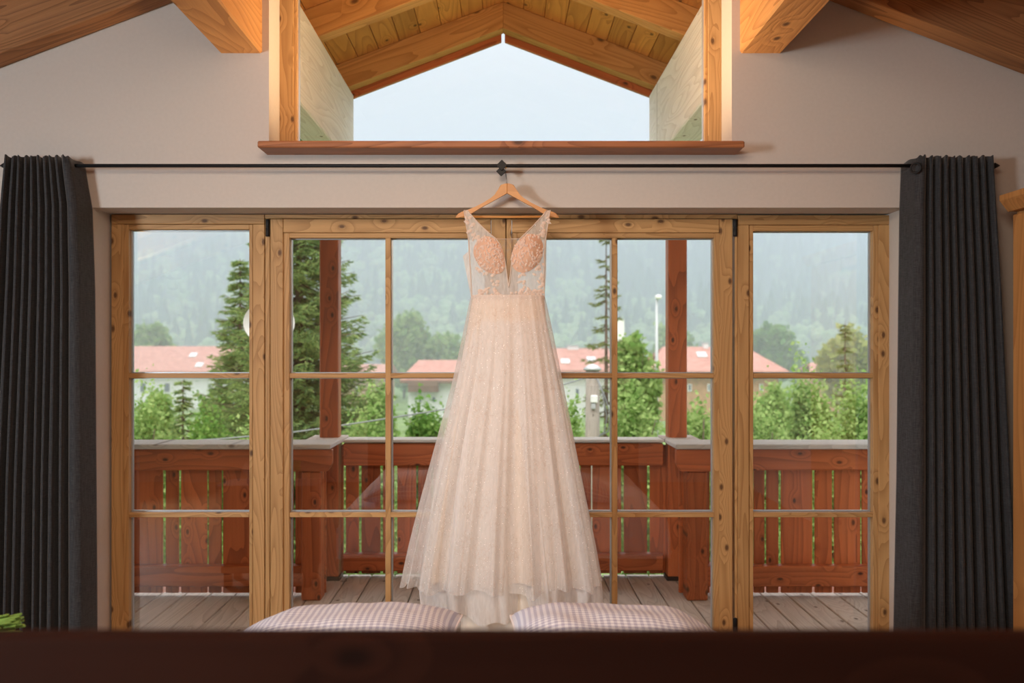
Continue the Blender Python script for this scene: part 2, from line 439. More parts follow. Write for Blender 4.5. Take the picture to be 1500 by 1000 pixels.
# ================================================================ the house shell
RIDGE, PITCH = 4.0, 0.379                            # underside of the rafters at the ridge, slope
ANG = math.atan(PITCH)
BOARD_Z = RIDGE + 0.20                               # underside of the roof boards at the ridge
XL, XR, YB, YW, YO = -4.6, 2.9, -2.4, 4.65, 4.97     # room limits, inner and outer face of the gable wall
def roofz(x, base=RIDGE): return base - PITCH * abs(x)

DL, DR, DT = PX(134, YW), PX(1328, YW), PZ(304, YW)  # door opening
GL, GR, GB = PX(394, YW), PX(1072, YW), PZ(215, YW)  # gable opening
top = BOARD_Z
bm = bmesh.new()
def slab(poly):
    a = [bm.verts.new((x, YW, z)) for x, z in poly]; b = [bm.verts.new((x, YO, z)) for x, z in poly]
    bm.faces.new(a); bm.faces.new(b[::-1]); k = len(poly)
    for i in range(k): bm.faces.new((a[i], b[i], b[(i + 1) % k], a[(i + 1) % k]))
slab([(XL - 0.3, -3.2), (DL, -3.2), (DL, roofz(DL, top)), (XL - 0.3, roofz(XL - 0.3, top))])
slab([(DR, -3.2), (XR + 0.3, -3.2), (XR + 0.3, roofz(XR + 0.3, top)), (DR, roofz(DR, top))])
slab([(DL, DT), (DR, DT), (DR, GB), (DL, GB)])
slab([(DL, GB), (GL, GB), (GL, roofz(GL, top)), (DL, roofz(DL, top))])
slab([(GR, GB), (DR, GB), (DR, roofz(DR, top)), (GR, roofz(GR, top))])
slab([(DL, -3.2), (DR, -3.2), (DR, -0.03), (DL, -0.03)])
tag(from_bm('wall_front', bm, M['plaster']), 'cream plastered gable wall around the glazed balcony doors', 'wall', kind='structure')
tag(box('wall_left', XL - 0.3, XL, YB - 0.3, YW, -0.1, roofz(XL, top), M['plaster'], bevel=0), 'cream plastered side wall on the left of the room', 'wall', kind='structure')
tag(box('wall_right', XR, XR + 0.3, YB - 0.3, YW, -0.1, roofz(XR, top), M['plaster'], bevel=0), 'cream plastered side wall behind the wardrobe', 'wall', kind='structure')
o = prism('wall_back', [(XL, -0.1), (XR, -0.1), (XR, roofz(XR, top)), (0, top), (XL, roofz(XL, top))], YB - 0.3, YB, M['plaster'])
tag(o, 'cream plastered wall behind the bed', 'wall', kind='structure')
tag(box('floor', XL, XR, YB, YW + 0.3, -0.1, 0.0, M['floor'], bevel=0), 'wooden bedroom floor under the bed', 'floor', kind='structure')

# ceiling: boards along the ridge, rafters down the slope, purlins
YE = 7.62                                            # front edge of the gable overhang
ceil = empty('ceiling', (0, 1, BOARD_Z), 'pitched timber ceiling of boards, rafters and purlins running out over the balcony', 'ceiling', kind='structure')
plank_me = None
PW = 0.165
half = 5.2
for s in (-1, 1):
    k = 0
    d = 0.0
    while d < half:
        x = s * (d + PW / 2) * math.cos(ANG)
        z = BOARD_Z - (d + PW / 2) * math.sin(ANG) + 0.012
        if not (s > 0 and x > 3.4):
            if plank_me is None:
                o = box('plank', -PW / 2 + 0.002, PW / 2 - 0.002, YB - 0.3, YE, -0.012, 0.012, M['soffit'], None, 0.003)
                plank_me = o.data
                bpy.data.objects.remove(o)
            o = bpy.data.objects.new('plank', plank_me)
            link(o, ceil, (x, (YB - 0.3 + YE) / 2, z)); o.rotation_euler.y = s * ANG
        d += PW
for s in (-1, 1):
    xe = 3.3 * s if s > 0 else -4.9
    L = abs(xe) / math.cos(ANG)
    def sloped(name, x_in, zb, zt, y0, y1, mat, bevel):
        poly = [(x_in, zb), (xe, roofz(xe, zb)), (xe, roofz(xe, zt)), (x_in, zt)]
        cx, cz = xe / 2, (roofz(xe / 2, zb) + roofz(xe / 2, zt)) / 2
        ca, sa = math.cos(s * ANG), math.sin(s * ANG)
        loc_ = [((x - cx) * ca - (z - cz) * sa, (x - cx) * sa + (z - cz) * ca) for x, z in poly]
        o = prism(name, loc_, y0 - (y0 + y1) / 2, y1 - (y0 + y1) / 2, mat, None, bevel, (0, 0, 0))
        o.parent = ceil; o.location = Vector((cx, (y0 + y1) / 2, cz)) - WL[ceil]; o.rotation_euler.y = s * ANG
        return o
    for ry in (7.44, 6.25, 5.15, 3.0, 1.8, 0.6, -0.6, -1.8):
        sloped('rafter', 0.0, RIDGE, BOARD_Z - 0.002, ry - 0.065, ry + 0.065, M['beam_x'], 0.005)
    tag(sloped('rafter', 0.0, RIDGE - 0.178, BOARD_Z - 0.002, 4.50, 4.645, M['dark_beam'], 0.007), 'dark brown rafter against the wall')
    sloped('fascia_board', s * 0.012, RIDGE - 0.055, BOARD_Z + 0.1, 7.515, 7.555, M['rail_x'], 0.004)
    px0, px1 = (-1.324, -1.126) if s < 0 else (PX(1084, YW), PX(1145, YW))
    box('purlin', px0, px1, YB, YW + 0.02, 3.004, 3.52, M['beam_y'], ceil, 0.008)
    ox0, ox1 = (-1.324, -1.126) if s < 0 else (1.10, 1.30)
    tag(box('purlin', ox0, ox1, YW + 0.03, 7.5, 2.99, 3.535, M['weathered'], ceil, 0.008), 'grey weathered purlin end above the balcony')
# roof skin above the boards
for s in (-1, 1):
    xe = 3.7 if s > 0 else -5.2
    prism('roof', [(0, BOARD_Z + 0.05), (xe, roofz(xe, BOARD_Z + 0.05)), (xe, roofz(xe, BOARD_Z + 0.3)), (0, BOARD_Z + 0.3)], YB - 0.6, YE + 0.02, M['tiles'])
    tag(bpy.data.objects[-1] if False else [o for o in COL.objects if o.name.startswith('roof')][-1], ('left' if s < 0 else 'right') + ' slope of the house roof above the ceiling boards', 'roof', kind='structure')

# gable window
gw = empty('window_1', (0, 4.9, GB), 'gable window above the wooden sill board, facing the white sky', 'window', kind='structure')
YG = 4.87
GZT = 3.62
for a, b, name in ((409, 430, 'frame_post'), (1037, 1059, 'frame_post')):
    box(name, PX(a, YG), PX(b, YG), YG, YG + 0.07, GB, roofz(PX(a, YG), 4.02), M['door_z'], gw, 0.003)
for a, b in ((430, 434.5), (1033, 1037)):
    box('glazing_bead', PX(a, YG), PX(b, YG), YG + 0.008, YG + 0.06, GB, roofz(PX(a, YG), 4.02), M['door_z'], gw, 0.002)
for a, b in ((434.5, 436.3), (1031.2, 1033)):
    box('spacer', PX(a, YG), PX(b, YG), YG + 0.035, YG + 0.055, GB, roofz(PX(a, YG), 4.02), M['spacer'], gw, 0)
for s in (-1, 1):
    xe = 1.10 * s
    o = box('frame_head', -0.60, 0.60, YG, YG + 0.07, -0.06, 0.06, M['door_x'], gw, 0.003)
    o.location = Vector((xe / 2, YG + 0.035, 4.10 - PITCH * 0.55)) - WL[gw]; o.rotation_euler.y = s * ANG
xl, xr = PX(434, YG), PX(1033, YG)
prism('pane', [(xl, GB), (xr, GB), (xr, roofz(xr, 4.05)), (0, 4.05), (xl, roofz(xl, 4.05))], YG + 0.040, YG + 0.046, M['gable_glass'], gw)
sl = box('trim_1', PX(377, 4.48), PX(1091, 4.48), 4.48, YG + 0.06, PZ(216, 4.48), PZ(206, 4.48), M['sill'], None, 0.005)
tag(sl, 'reddish brown wooden sill board under the gable window', 'sill', kind='structure')

# ================================================================ glazed doors and side lights
YD = 4.86
BOT = 1000                                          # pixel row of the frame's foot
def glazing(parent, xs, ys, Yp):
    for i in range(len(xs)):
        for j in range(len(ys)):
            x0, x1 = xs[i]; y0, y1 = ys[j]
            box('pane', PX(x0 - 1, YD), PX(x1 + 1, YD), Yp, Yp + 0.006, PZ(y1 + 1, YD), PZ(y0 - 1, YD), M['glass'], parent, 0)
            w = 2.6
            bmx = bmesh.new()
            for (a, b, c, d) in ((x0 - 1, x0 + w - 1, y0 - 1, y1 + 1), (x1 - w + 1, x1 + 1, y0 - 1, y1 + 1), (x0 + w - 1, x1 - w + 1, y0 - 1, y0 + w - 1.4), (x0 + w - 1, x1 - w + 1, y1 - w + 1.4, y1 + 1)):
                r = bmesh.ops.create_cube(bmx, size=1.0)
                sx, sz = (b - a) * YD / F, (d - c) * YD / F
                bmesh.ops.scale(bmx, vec=(sx, 0.014, sz), verts=r['verts'])
                bmesh.ops.translate(bmx, vec=(PX((a + b) / 2, YD), Yp + 0.016, PZ((c + d) / 2, YD)), verts=r['verts'])
            from_bm('glazing_spacer', bmx, M['spacer'], parent)
ROWS = [(546.5, 553.5), (750.5, 757.5)]
def fixed_light(name, label, xo, xs0, xg0, xg1, xs1, xo1, yh0, yh1, yg):
    w = empty(name, P((xo + xo1) / 2, BOT, YD), label, 'window', kind='structure')
    pbox('rail', xo, xo1, yh0, yh1, YD, 0.07, M['door_x'], w)
    pbox('rail', xo, xo1, 962, BOT, YD, 0.07, M['door_x'], w)
    pbox('stile', xo, xs0 - 0.3, yh1 + 0.3, 962, YD, 0.07, M['door_z'], w)
    pbox('stile', xs1 + 0.3, xo1, yh1 + 0.3, 962, YD, 0.07, M['door_z'], w)
    pbox('glazing_bead', xs0, xg0, yh1 + 0.6, 962, YD + 0.008, 0.055, M['door_z'], w)
    pbox('glazing_bead', xg1, xs1, yh1 + 0.6, 962, YD + 0.008, 0.055, M['door_z'], w)
    pbox('glazing_bead', xg0, xg1, yh1 + 0.6, yg, YD + 0.008, 0.055, M['door_x'], w)
    pbox('glazing_bead', xg0, xg1, 954, 962, YD + 0.008, 0.055, M['door_x'], w)
    for a, b in ROWS: pbox('muntin', xg0, xg1, a, b, YD + 0.010, 0.022, M['door_x'], w)
    glazing(w, [(xg0, xg1)], [(yg, 546.5), (553.5, 750.5), (757.5, 954)], YD + 0.036)
    return w
fixed_light('window_2', 'tall fixed side window with two glazing bars beside the left curtain', 163, 181, 188.5, 365, 370, 387.3, 314, 328, 336)
fixed_light('window_3', 'tall fixed side window with two glazing bars beside the right curtain', 1081, 1097.5, 1103.5, 1279, 1287, 1304.5, 315, 329, 338)
# head of the frame over the double door
hd = tag(pbox('trim_2', 388, 1080.3, 314, 320, YD + 0.004, 0.07, M['door_x']), 'narrow wooden head piece above the double balcony door', 'frame', kind='structure')
for nm, a, b, lab in (('trim_3', 388.3, 395.3, 'slim wooden post with the hinge between left side window and door'), ('trim_4', 1076.5, 1080.5, 'slim wooden post with the hinge between door and right side window')):
    tag(pbox(nm, a, b, 320.3, BOT, YD + 0.006, 0.06, M['door_z']), lab, 'frame', kind='structure')
def leaf(name, label, s0, s1, g0, g1, t0, t1, mun, hinge):
    w = empty(name, P((s0 + t1) / 2, BOT, YD), label, 'door', kind='structure')
    pbox('stile', s0, s1, 320.6, BOT, YD - 0.004, 0.07, M['door_z'], w)
    pbox('stile', t0, t1, 320.6, BOT, YD - 0.004, 0.07, M['door_z'], w)
    pbox('rail', s1 + 0.5, t0 - 0.5, 320.6, 340.5, YD - 0.003, 0.07, M['door_x'], w)
    pbox('rail', s1 + 0.5, t0 - 0.5, 962, BOT, YD - 0.003, 0.07, M['door_x'], w)
    pbox('glazing_bead', s1 + 0.2, g0, 341, 962, YD + 0.006, 0.055, M['door_z'], w)
    pbox('glazing_bead', g1, t0 - 0.2, 341, 962, YD + 0.006, 0.055, M['door_z'], w)
    pbox('glazing_bead', g0, g1, 341, 348.3, YD + 0.006, 0.055, M['door_x'], w)
    pbox('glazing_bead', g0, g1, 954, 962, YD + 0.006, 0.055, M['door_x'], w)
    for a, b in ROWS: pbox('muntin', g0, g1, a, b, YD + 0.010, 0.022, M['door_x'], w)
    pbox('muntin', mun[0], mun[1], 348.3, 954, YD + 0.009, 0.024, M['door_z'], w)
    glazing(w, [(g0, mun[0]), (mun[1], g1)], [(348.3, 546.5), (553.5, 750.5), (757.5, 954)], YD + 0.036)
    hx = (hinge[0] + hinge[1]) / 2
    r = (hinge[1] - hinge[0]) / 2 * YD / F
    for y0, y1 in ((321, 346), (905, 930)):
        lathe('hinge', [(r * 0.8, -0.042), (r, -0.038), (r, -0.002), (r * 0.85, 0), (r, 0.002), (r, 0.038), (r * 0.8, 0.042)], M['black'], w, P(hx, (y0 + y1) / 2, YD - 0.004), 12)
    return w
leaf('door_1', 'left leaf of the glazed wooden double door, six panes', 396, 414.5, 424, 711, 719.5, 740.5, (564.5, 572.5), (389, 395))
tag(pbox('trim_6', 737, 746, 322, 998, YD + 0.067, 0.02, M['door_z']), 'wooden cover strip closing the gap between the two door leaves', 'frame', kind='structure')
leaf('door_2', 'right leaf of the glazed wooden double door, six panes', 742, 749.5, 757.5, 1046, 1054, 1073, (896.5, 904.5), (1073.8, 1080))

# ================================================================ balcony
deck = empty('deck', (0, 5.8, 0), 'balcony floor of weathered grey boards', 'floor', kind='structure')
def deckboards():
    for x0 in np.arange(-3.6, 3.6, 0.166):
        xm = x0 + 0.083
        y1 = 7.18 if abs(xm) < 1.32 else 6.66
        box('plank', x0 + 0.004, x0 + 0.162, YO + 0.01, y1, -0.032, 0.0, M['deck_y'], deck, 0.004)
deckboards()
tag(box('trim_5', -3.6, 3.6, YO, 7.1, -0.28, -0.035, M['rail_x'], None, 0), 'beam structure below the balcony boards', 'beam', kind='structure')

def railing(name, label, Yb, Ybeam, caps, topb, botb, boards, xs, extra=None):
    r = empty(name, ((xs[0] + xs[1]) / 2, Yb, 0), label, 'railing', 'balcony railings')
    for c in caps: box('cap_board', *c, M['cap'] if (c[1] - c[0]) > (c[3] - c[2]) else M['deck_y'], r, 0.005)
    box('top_beam', xs[0], xs[1], Ybeam, Ybeam + 0.09, topb[0], topb[1], M['rail_x'], r, 0.008)
    box('bottom_beam', xs[0], xs[1], Ybeam, Ybeam + 0.09, botb[0], botb[1], M['rail_x'], r, 0.008)
    for x0, x1 in boards:
        box('board', x0 + 0.002, x1 - 0.002, Yb, Yb + 0.020, 0.018, topb[1] - 0.02, M['rail_z'], r, 0.004)
    return r
YS, YSB = 6.56, 6.465
def sb(edges, Y): return [(PX(a, Y), PX(b, Y)) for a, b in edges]
lb = sb([(96, 116), (118, 146), (148, 166), (167.5, 189), (190.5, 238.5), (242, 262), (264.5, 303.5), (305, 324.5), (326, 371), (373, 392), (394, 430), (432, 452), (453.5, 478)], YS)
LX = PX(487, 6.42)
railing('balcony_railing', 'left railing of reddish boards with light grey cap, behind the left side window', YS, YSB,
        [(-3.2, PX(484, 6.38), 6.38, 6.74, 0.982, 1.012), (-1.36, PX(497, 6.78), 6.745, 7.20, 0.975, 1.004)],
        (0.836, 0.978), (0.08, 0.213), lb, (-3.1, PX(470, YSB)))
rl = [o for o in COL.objects if o.name == 'balcony_railing'][0]
def end_block(parent, xa, xb, sgn):
    # beam head running toward the room on the newel, with a chamfered carved end
    zt, zb = 0.978, 0.836
    poly = [(xa, zt), (xb, zt), (xb, zb + 0.05), (xb - sgn * 0.03, zb), (xa, zb)]
    prism('beam_end', poly, 6.40, 6.463, M['rail_x'], parent, 0.006)
end_block(rl, PX(415, 6.4), PX(487, 6.42), 1)
box('newel', PX(441, 6.42), PX(470, 6.42), 6.42, 6.56, 0.002, 0.834, M['rail_z'], rl, 0.008)
rb = sb([(994, 1008), (1009.5, 1040), (1042, 1060), (1062, 1102), (1104, 1120.5), (1122.5, 1141), (1144, 1190.5), (1193.5, 1219.5), (1222, 1261), (1262.5, 1285), (1287, 1320), (1322, 1340), (1342, 1380)], YS)
rr = railing('balcony_railing', 'right railing of reddish boards with light grey cap, behind the right side window', YS, YSB,
        [(PX(990, 6.38), 3.2, 6.38, 6.74, 0.982, 1.012), (PX(978, 6.78), 1.36, 6.745, 7.20, 0.975, 1.004)],
        (0.836, 0.978), (0.08, 0.213), rb, (PX(1005, YSB), 3.1))
end_block(rr, PX(1060, 6.4), PX(990, 6.42), -1)
box('newel', PX(1006, 6.42), PX(1037, 6.42), 6.42, 6.56, 0.002, 0.834, M['rail_z'], rr, 0.008)
YC = 7.13
cb = sb([(481, 503.5), (506, 526), (529, 557.5), (560.5, 577.5), (581.5, 610), (612, 632), (634, 668), (670, 690), (692, 728), (730, 752), (754, 790), (792, 812), (814, 848), (850, 866.2), (867.5, 910.5), (913.5, 948.5), (951.5, 985), (987, 1000)], YC)
rc = railing('balcony_railing', 'front railing of reddish boards between the two roof posts, behind the dress', YC, 7.03,
        [(-1.13, 1.13, 6.99, 7.22, 0.968, 0.988)], (0.80, 0.958), (0.055, 0.175), cb, (-1.135, 1.135))
# side returns between the front railing and the two side railings
for s, par in ((-1, rl), (1, rr)):
    x0, x1 = (-1.33, -1.295) if s < 0 else (1.295, 1.33)
    box('return_board', x0, x1, 6.60, 6.97, 0.018, 0.96, M['rail_z'], par, 0.004)
    box('return_beam', x0 + 0.04 * (s < 0) - 0.0, x1 + 0.06, 6.60, 6.97, 0.08, 0.20, M['rail_y'], par, 0.004)
for s in (-1, 1):
    x0, x1 = (PX(468.5, 7.0), PX(496, 7.0)) if s < 0 else (PX(978.5, 7.0), PX(1006, 7.0))
    rp = empty('roof_post', ((x0 + x1) / 2, 7.06, 0), 'square reddish roof post at the ' + ('left' if s < 0 else 'right') + ' end of the front railing', 'post', 'posts carrying the purlins')
    box('post_shaft', x0, x1, 6.985, 7.115, 0.0, 2.985, M['rail_z'], rp, 0.008)
    box('post_base', x0 - 0.012, x1 + 0.012, 6.975, 7.125, 0.0, 0.03, M['black'], rp, 0.003)

# ================================================================ curtain rod
YR = 4.565
ZR = PZ(242.5, YR)
rod = empty('curtain_rod', (0, YR, ZR), 'thin black iron curtain rod across the wall above the doors', 'curtain rod')
x0r, x1r = PX(14, YR), PX(1450, YR)
tube('rod', [(x0r, YR, ZR), (0, YR, ZR - 0.001), (x1r, YR, ZR)], 0.0082, M['black'], rod, 12)
for s, x in ((-1, x0r), (1, x1r)):
    lathe('finial', [(0.0082, 0), (0.012, s * 0.004), (0.012, s * 0.010), (0.007, s * 0.013), (0.014, s * 0.022), (0.010, s * 0.030), (0.002, s * 0.045)], M['black'], rod, (x, YR, ZR), 12, 'X')
br = empty('wall_bracket', P(734, 243, YR), None)
COL.objects.unlink(br); bpy.data.objects.remove(br)
def diamond(cx, cz, r, y0, y1, parent):
    prism('bracket_plate', [(cx - r, cz), (cx, cz - r), (cx + r, cz), (cx, cz + r)], y0, y1, M['black'], parent, 0.0015)
bx, bz = PX(734.5, YR - 0.02), ZR + 0.002
diamond(bx + 0.002, PZ(243, YR), 0.0255, YR - 0.022, YR - 0.0125, rod)
diamond(bx - 0.001, PZ(251.5, YR), 0.0235, YR - 0.0135, YR - 0.009, rod)
box('bracket_arm', bx - 0.007, bx + 0.007, YR - 0.012, YW + 0.002, ZR - 0.022, ZR - 0.010, M['black'], rod, 0.001)
for px in (60, 1405):
    box('bracket_arm', PX(px, YR) - 0.007, PX(px, YR) + 0.007, YR - 0.012, YW + 0.002, ZR - 0.020, ZR - 0.009, M['black'], rod, 0.001)

# ================================================================ curtains
def curtain(name, label, edge0, edge1, nf, lead, seed):
    """edge0, edge1: tables (pixel row, pixel column) of the outer and inner edge; lead: which end curls to the room"""
    rd = random.Random(seed)
    c = empty(name, (PX((edge0[0][1] + edge1[0][1]) / 2, YR), YR, 0), label, 'curtain', 'curtains beside the doors')
    nu, nv = 260, 44
    ph = [rd.uniform(-0.5, 0.5) for _ in range(40)]
    am = [rd.uniform(0.75, 1.2) for _ in range(40)]
    vs = np.zeros(((nu + 1) * (nv + 1), 3))
    rows = np.linspace(230.5, 1010, nv + 1)
    k = 0
    for j, py in enumerate(rows):
        t = (py - 230.5) / (1010 - 230.5)
        xa, xb = interp(edge0, py), interp(edge1, py)
        for i in range(nu + 1):
            u = i / nu
            # the inner end is one wide soft fold, the rest is tight
            wlead = 0.20
            if u < 1 - wlead:
                f = u / (1 - wlead) * nf
                q = int(f)
                a = am[q] * (0.040 + 0.02 * t)
                yoff = a * (0.9 - 2.0 * abs(math.sin(math.pi * (f + 0.12 * ph[q] * t))) ** 0.85)
                uu = u + 0.006 * math.sin(2 * math.pi * f * 2 + 1) + 0.012 * t * math.sin(2.1 * f + seed)
            else:
                w = (u - (1 - wlead)) / wlead
                yoff = -0.055 * math.sin(math.pi * min(1, w * 1.0) ** 0.8) * (1 - 0.2 * t) + 0.085 * max(0, w - 0.72) / 0.28
                uu = u + 0.012 * t * math.sin(2.1 * nf + seed) * (1 - w)
            x = xa + (xb - xa) * uu
            z = PZ(py, YR)
            ztop = 0.004 * math.sin(2 * math.pi * u * nf * 2 + seed) * (1 - t) ** 20 - (0.018 * ((u - 0.85) / 0.15) ** 2 * (1 - t) ** 14 if u > 0.85 else 0)
            vs[k] = (PX(x, YR), YR + yoff, z + ztop); k += 1
    fs = [(j * (nu + 1) + i, j * (nu + 1) + i + 1, (j + 1) * (nu + 1) + i + 1, (j + 1) * (nu + 1) + i) for j in range(nv) for i in range(nu)]
    o = mk('curtain_panel', vs, fs, M['linen'], c, True, (float(vs[:, 0].mean()), YR, 1.2))
    sm = o.modifiers.new('thickness', 'SOLIDIFY'); sm.thickness = 0.004; sm.offset = 0
    return c
lc = curtain('curtain', 'charcoal curtain hanging at the left end of the rod', [(227, 12), (300, 5), (420, 0), (700, -14), (1010, -22)], [(227, 112), (260, 117), (300, 124), (420, 128), (700, 130), (1010, 132)], 9.0, 1, 3)
rcn = curtain('curtain', 'charcoal curtain hanging at the right end of the rod', [(227, 1451), (300, 1455), (420, 1462), (700, 1474), (1010, 1490)], [(227, 1331), (300, 1328.5), (420, 1327), (700, 1324), (1010, 1318)], 9.0, -1, 5)
def ring(name, c, nrm, R, r, mat, parent, n=20, m=8):
    nrm = Vector(nrm).normalized(); a = nrm.orthogonal().normalized(); b = nrm.cross(a)
    vs, fs = [], []
    for i in range(n):
        w = 2 * math.pi * i / n; d = a * math.cos(w) + b * math.sin(w)
        for j in range(m):
            q = 2 * math.pi * j / m
            vs.append(Vector(c) + d * (R + r * math.cos(q)) + nrm * r * math.sin(q))
    for i in range(n):
        for j in range(m):
            fs.append((i * m + j, ((i + 1) % n) * m + j, ((i + 1) % n) * m + (j + 1) % m, i * m + (j + 1) % m))
    return mk(name, vs, fs, mat, parent, True, c)
ring('eyelet', P(1341.5, 246, YR - 0.058), (0.75, 1, 0), 0.022, 0.0045, M['black'], rcn)

# ================================================================ wardrobe
wx = 2.27
wd = empty('wardrobe', (2.58, 3.6, 0), 'honey coloured pine wardrobe at the right edge, behind the right curtain', 'wardrobe')
box('body', wx + 0.02, 2.88, 2.44, 4.44, 0.06, 2.235, M['cabinet'], wd, 0.004)
box('plinth', wx + 0.05, 2.87, 2.47, 4.42, 0.0, 0.058, M['cabinet'], wd, 0.003)
prism('cornice', [(wx - 0.012, 2.236), (2.885, 2.236), (2.885, 2.31), (wx - 0.05, 2.31), (wx - 0.05, 2.285)], 2.40, 4.455, M['cabinet'], wd, 0.003)
for y0, y1 in ((2.46, 3.11), (3.12, 3.77), (3.78, 4.43)):
    d = box('door', wx - 0.002, wx + 0.019, y0, y1, 0.08, 2.22, M['cabinet'], wd, 0.004)
    lathe('knob', [(0.006, 0), (0.006, -0.015), (0.014, -0.02), (0.012, -0.03), (0.004, -0.034)], M['black'], d, (wx - 0.002, y0 + 0.06, 1.1), 12, 'X')

# ================================================================ bed, pillows
bed = empty('bed', (0, 2.3, 0), 'wooden double bed with white bedding and a tall dark headboard in the foreground', 'bed')
hz = PZ(929, 1.10)
box('headboard', -1.18, 1.18, 1.10, 1.128, 0.0, hz, M['mahogany'], bed, 0.006)
for x in (-1.0, 1.0):
    box('side_rail', x - 0.02, x + 0.02, 1.165, 3.44, 0.18, 0.34, M['mahogany'], bed, 0.004)
    box('leg', x - 0.03, x + 0.03, 3.36, 3.42, 0.0, 0.18, M['mahogany'], bed, 0.004)
box('foot_rail', -0.98, 0.98, 3.40, 3.44, 0.18, 0.34, M['mahogany'], bed, 0.004)
def soft_box(name, x0, x1, y0, y1, z0, z1, r, mat, parent, seg=3):
    bmx = bmesh.new()
    bmesh.ops.create_cube(bmx, size=1.0)
    bmesh.ops.scale(bmx, vec=(x1 - x0, y1 - y0, z1 - z0), verts=bmx.verts)
    bmesh.ops.bevel(bmx, geom=bmx.edges[:], offset=r, segments=seg, affect='EDGES', profile=0.5)
    return from_bm(name, bmx, mat, parent, True, ((x0 + x1) / 2, (y0 + y1) / 2, (z0 + z1) / 2))
soft_box('mattress', -0.96, 0.96, 1.18, 3.38, 0.345, 0.56, 0.05, M['sheet'], bed)
def duvet():
    nx, ny = 72, 60
    vs = []
    for j in range(ny + 1):
        for i in range(nx + 1):
            s = (i / nx - 0.5) * 2.62; q = 1.22 + j / ny * 2.58
            def fold(v, lim):
                # goes flat to lim, rounds over the edge and hangs down
                a = abs(v)
                r = 0.07
                if a < lim - r: return v, 0.0
                arc = (a - (lim - r)) / r
                if arc < math.pi / 2: return math.copysign(lim - r + r * math.sin(arc), v), r * (1 - math.cos(arc))
                return math.copysign(lim, v), r + (a - (lim - r) - r * math.pi / 2)
            x, dx = fold(s, 1.04)
            yy, dy = fold(q - 1.22, 2.28)
            z = 0.605 - max(dx, dy) + 0.008 * mnoise.noise((s * 3, q * 3, 0)) + 0.01 * mnoise.noise((s * 7, q * 7, 5)) * (max(dx, dy) > 0.05)
            if max(dx, dy) > 0.08:
                x += 0.012 * math.sin(q * 9) * (dx > 0.08); yy += 0.012 * math.sin(s * 9) * (dy > 0.08)
            vs.append((x, 1.22 + yy, max(z, 0.30)))
    fs = [(j * (nx + 1) + i, j * (nx + 1) + i + 1, (j + 1) * (nx + 1) + i + 1, (j + 1) * (nx + 1) + i) for j in range(ny) for i in range(nx)]
    o = mk('duvet', vs, fs, M['sheet'], bed, True, (0, 2.3, 0.5))
    sm = o.modifiers.new('thickness', 'SOLIDIFY'); sm.thickness = 0.02; sm.offset = -1
duvet()

def pillow(label, xin, xout, sgn):
    """soft checked pillow; inner end square with a pinched corner, outer end sagging"""
    yc, hd_ = 3.10, 0.27
    nx, ny = 56, 40
    L = abs(xout - xin)
    vs, uvs = [], []
    def prof(u, v):
        a = max(0.0, 1 - abs(2 * u - 1) ** 3.2) ** 0.5; b = max(0.0, 1 - abs(2 * v - 1) ** 2.6) ** 0.5
        return a * b
    for side in (1, -1):
        for j in range(ny + 1):
            for i in range(nx + 1):
                u, v = i / nx, j / ny
                t = prof(u, v)
                pin = 1 - 0.05 * math.sin(math.pi * v) * (abs(2 * u - 1) ** 6)
                x = xin + (xout - xin) * (0.5 + (u - 0.5) * pin)
                y = yc + (v - 0.5) * 2 * hd_ * (1 - 0.06 * math.sin(math.pi * u))
                ht = 0.105 * (1 - 0.15 * u - 0.35 * max(0, u - 0.75) / 0.25)
                zmid = 0.70 - 0.05 * max(0, u - 0.7) / 0.3 + 0.02 * (1 - u) * (1 - u)
                z = zmid + side * t * (ht if side > 0 else 0.085)
                z += side * t * 0.010 * mnoise.noise((x * 9, y * 9, side * 3.1))
                vs.append((x, y, z)); uvs.append((u * L, v * 2 * hd_))
    fs = []
    n1 = (nx + 1) * (ny + 1)
    for side in (0, 1):
        for j in range(ny):
            for i in range(nx):
                q = [side * n1 + j * (nx + 1) + i, side * n1 + j * (nx + 1) + i + 1, side * n1 + (j + 1) * (nx + 1) + i + 1, side * n1 + (j + 1) * (nx + 1) + i]
                if (side == 0) != (sgn > 0): q = q[::-1]
                fs.append(tuple(q))
    root = empty('pillow', ((xin + xout) / 2, yc, 0.62), label, 'pillow', 'checked pillows on the bed')
    o = mk('pillowcase', vs, fs, M['gingham'], root, True, ((xin + xout) / 2, yc, 0.7))
    ul = o.data.uv_layers.new(name='UVMap')
    for lp in o.data.loops: ul.data[lp.index].uv = uvs[lp.vertex_index]
    # stitched seam running round the edge
    path = []
    for i in range(nx + 1): path.append(vs[i])
    for j in range(1, ny + 1): path.append(vs[j * (nx + 1) + nx])
    for i in range(nx - 1, -1, -1): path.append(vs[ny * (nx + 1) + i])
    for j in range(ny - 1, -1, -1): path.append(vs[j * (nx + 1)])
    tube('seam', path, 0.004, M['sheet'], root, 6)
pillow('grey checked pillow on the bed, left one below the dress', PX(672, 3.1), PX(306, 3.1), -1)
pillow('grey checked pillow on the bed, right one below the dress', PX(748, 3.1), PX(1092, 3.1), 1)

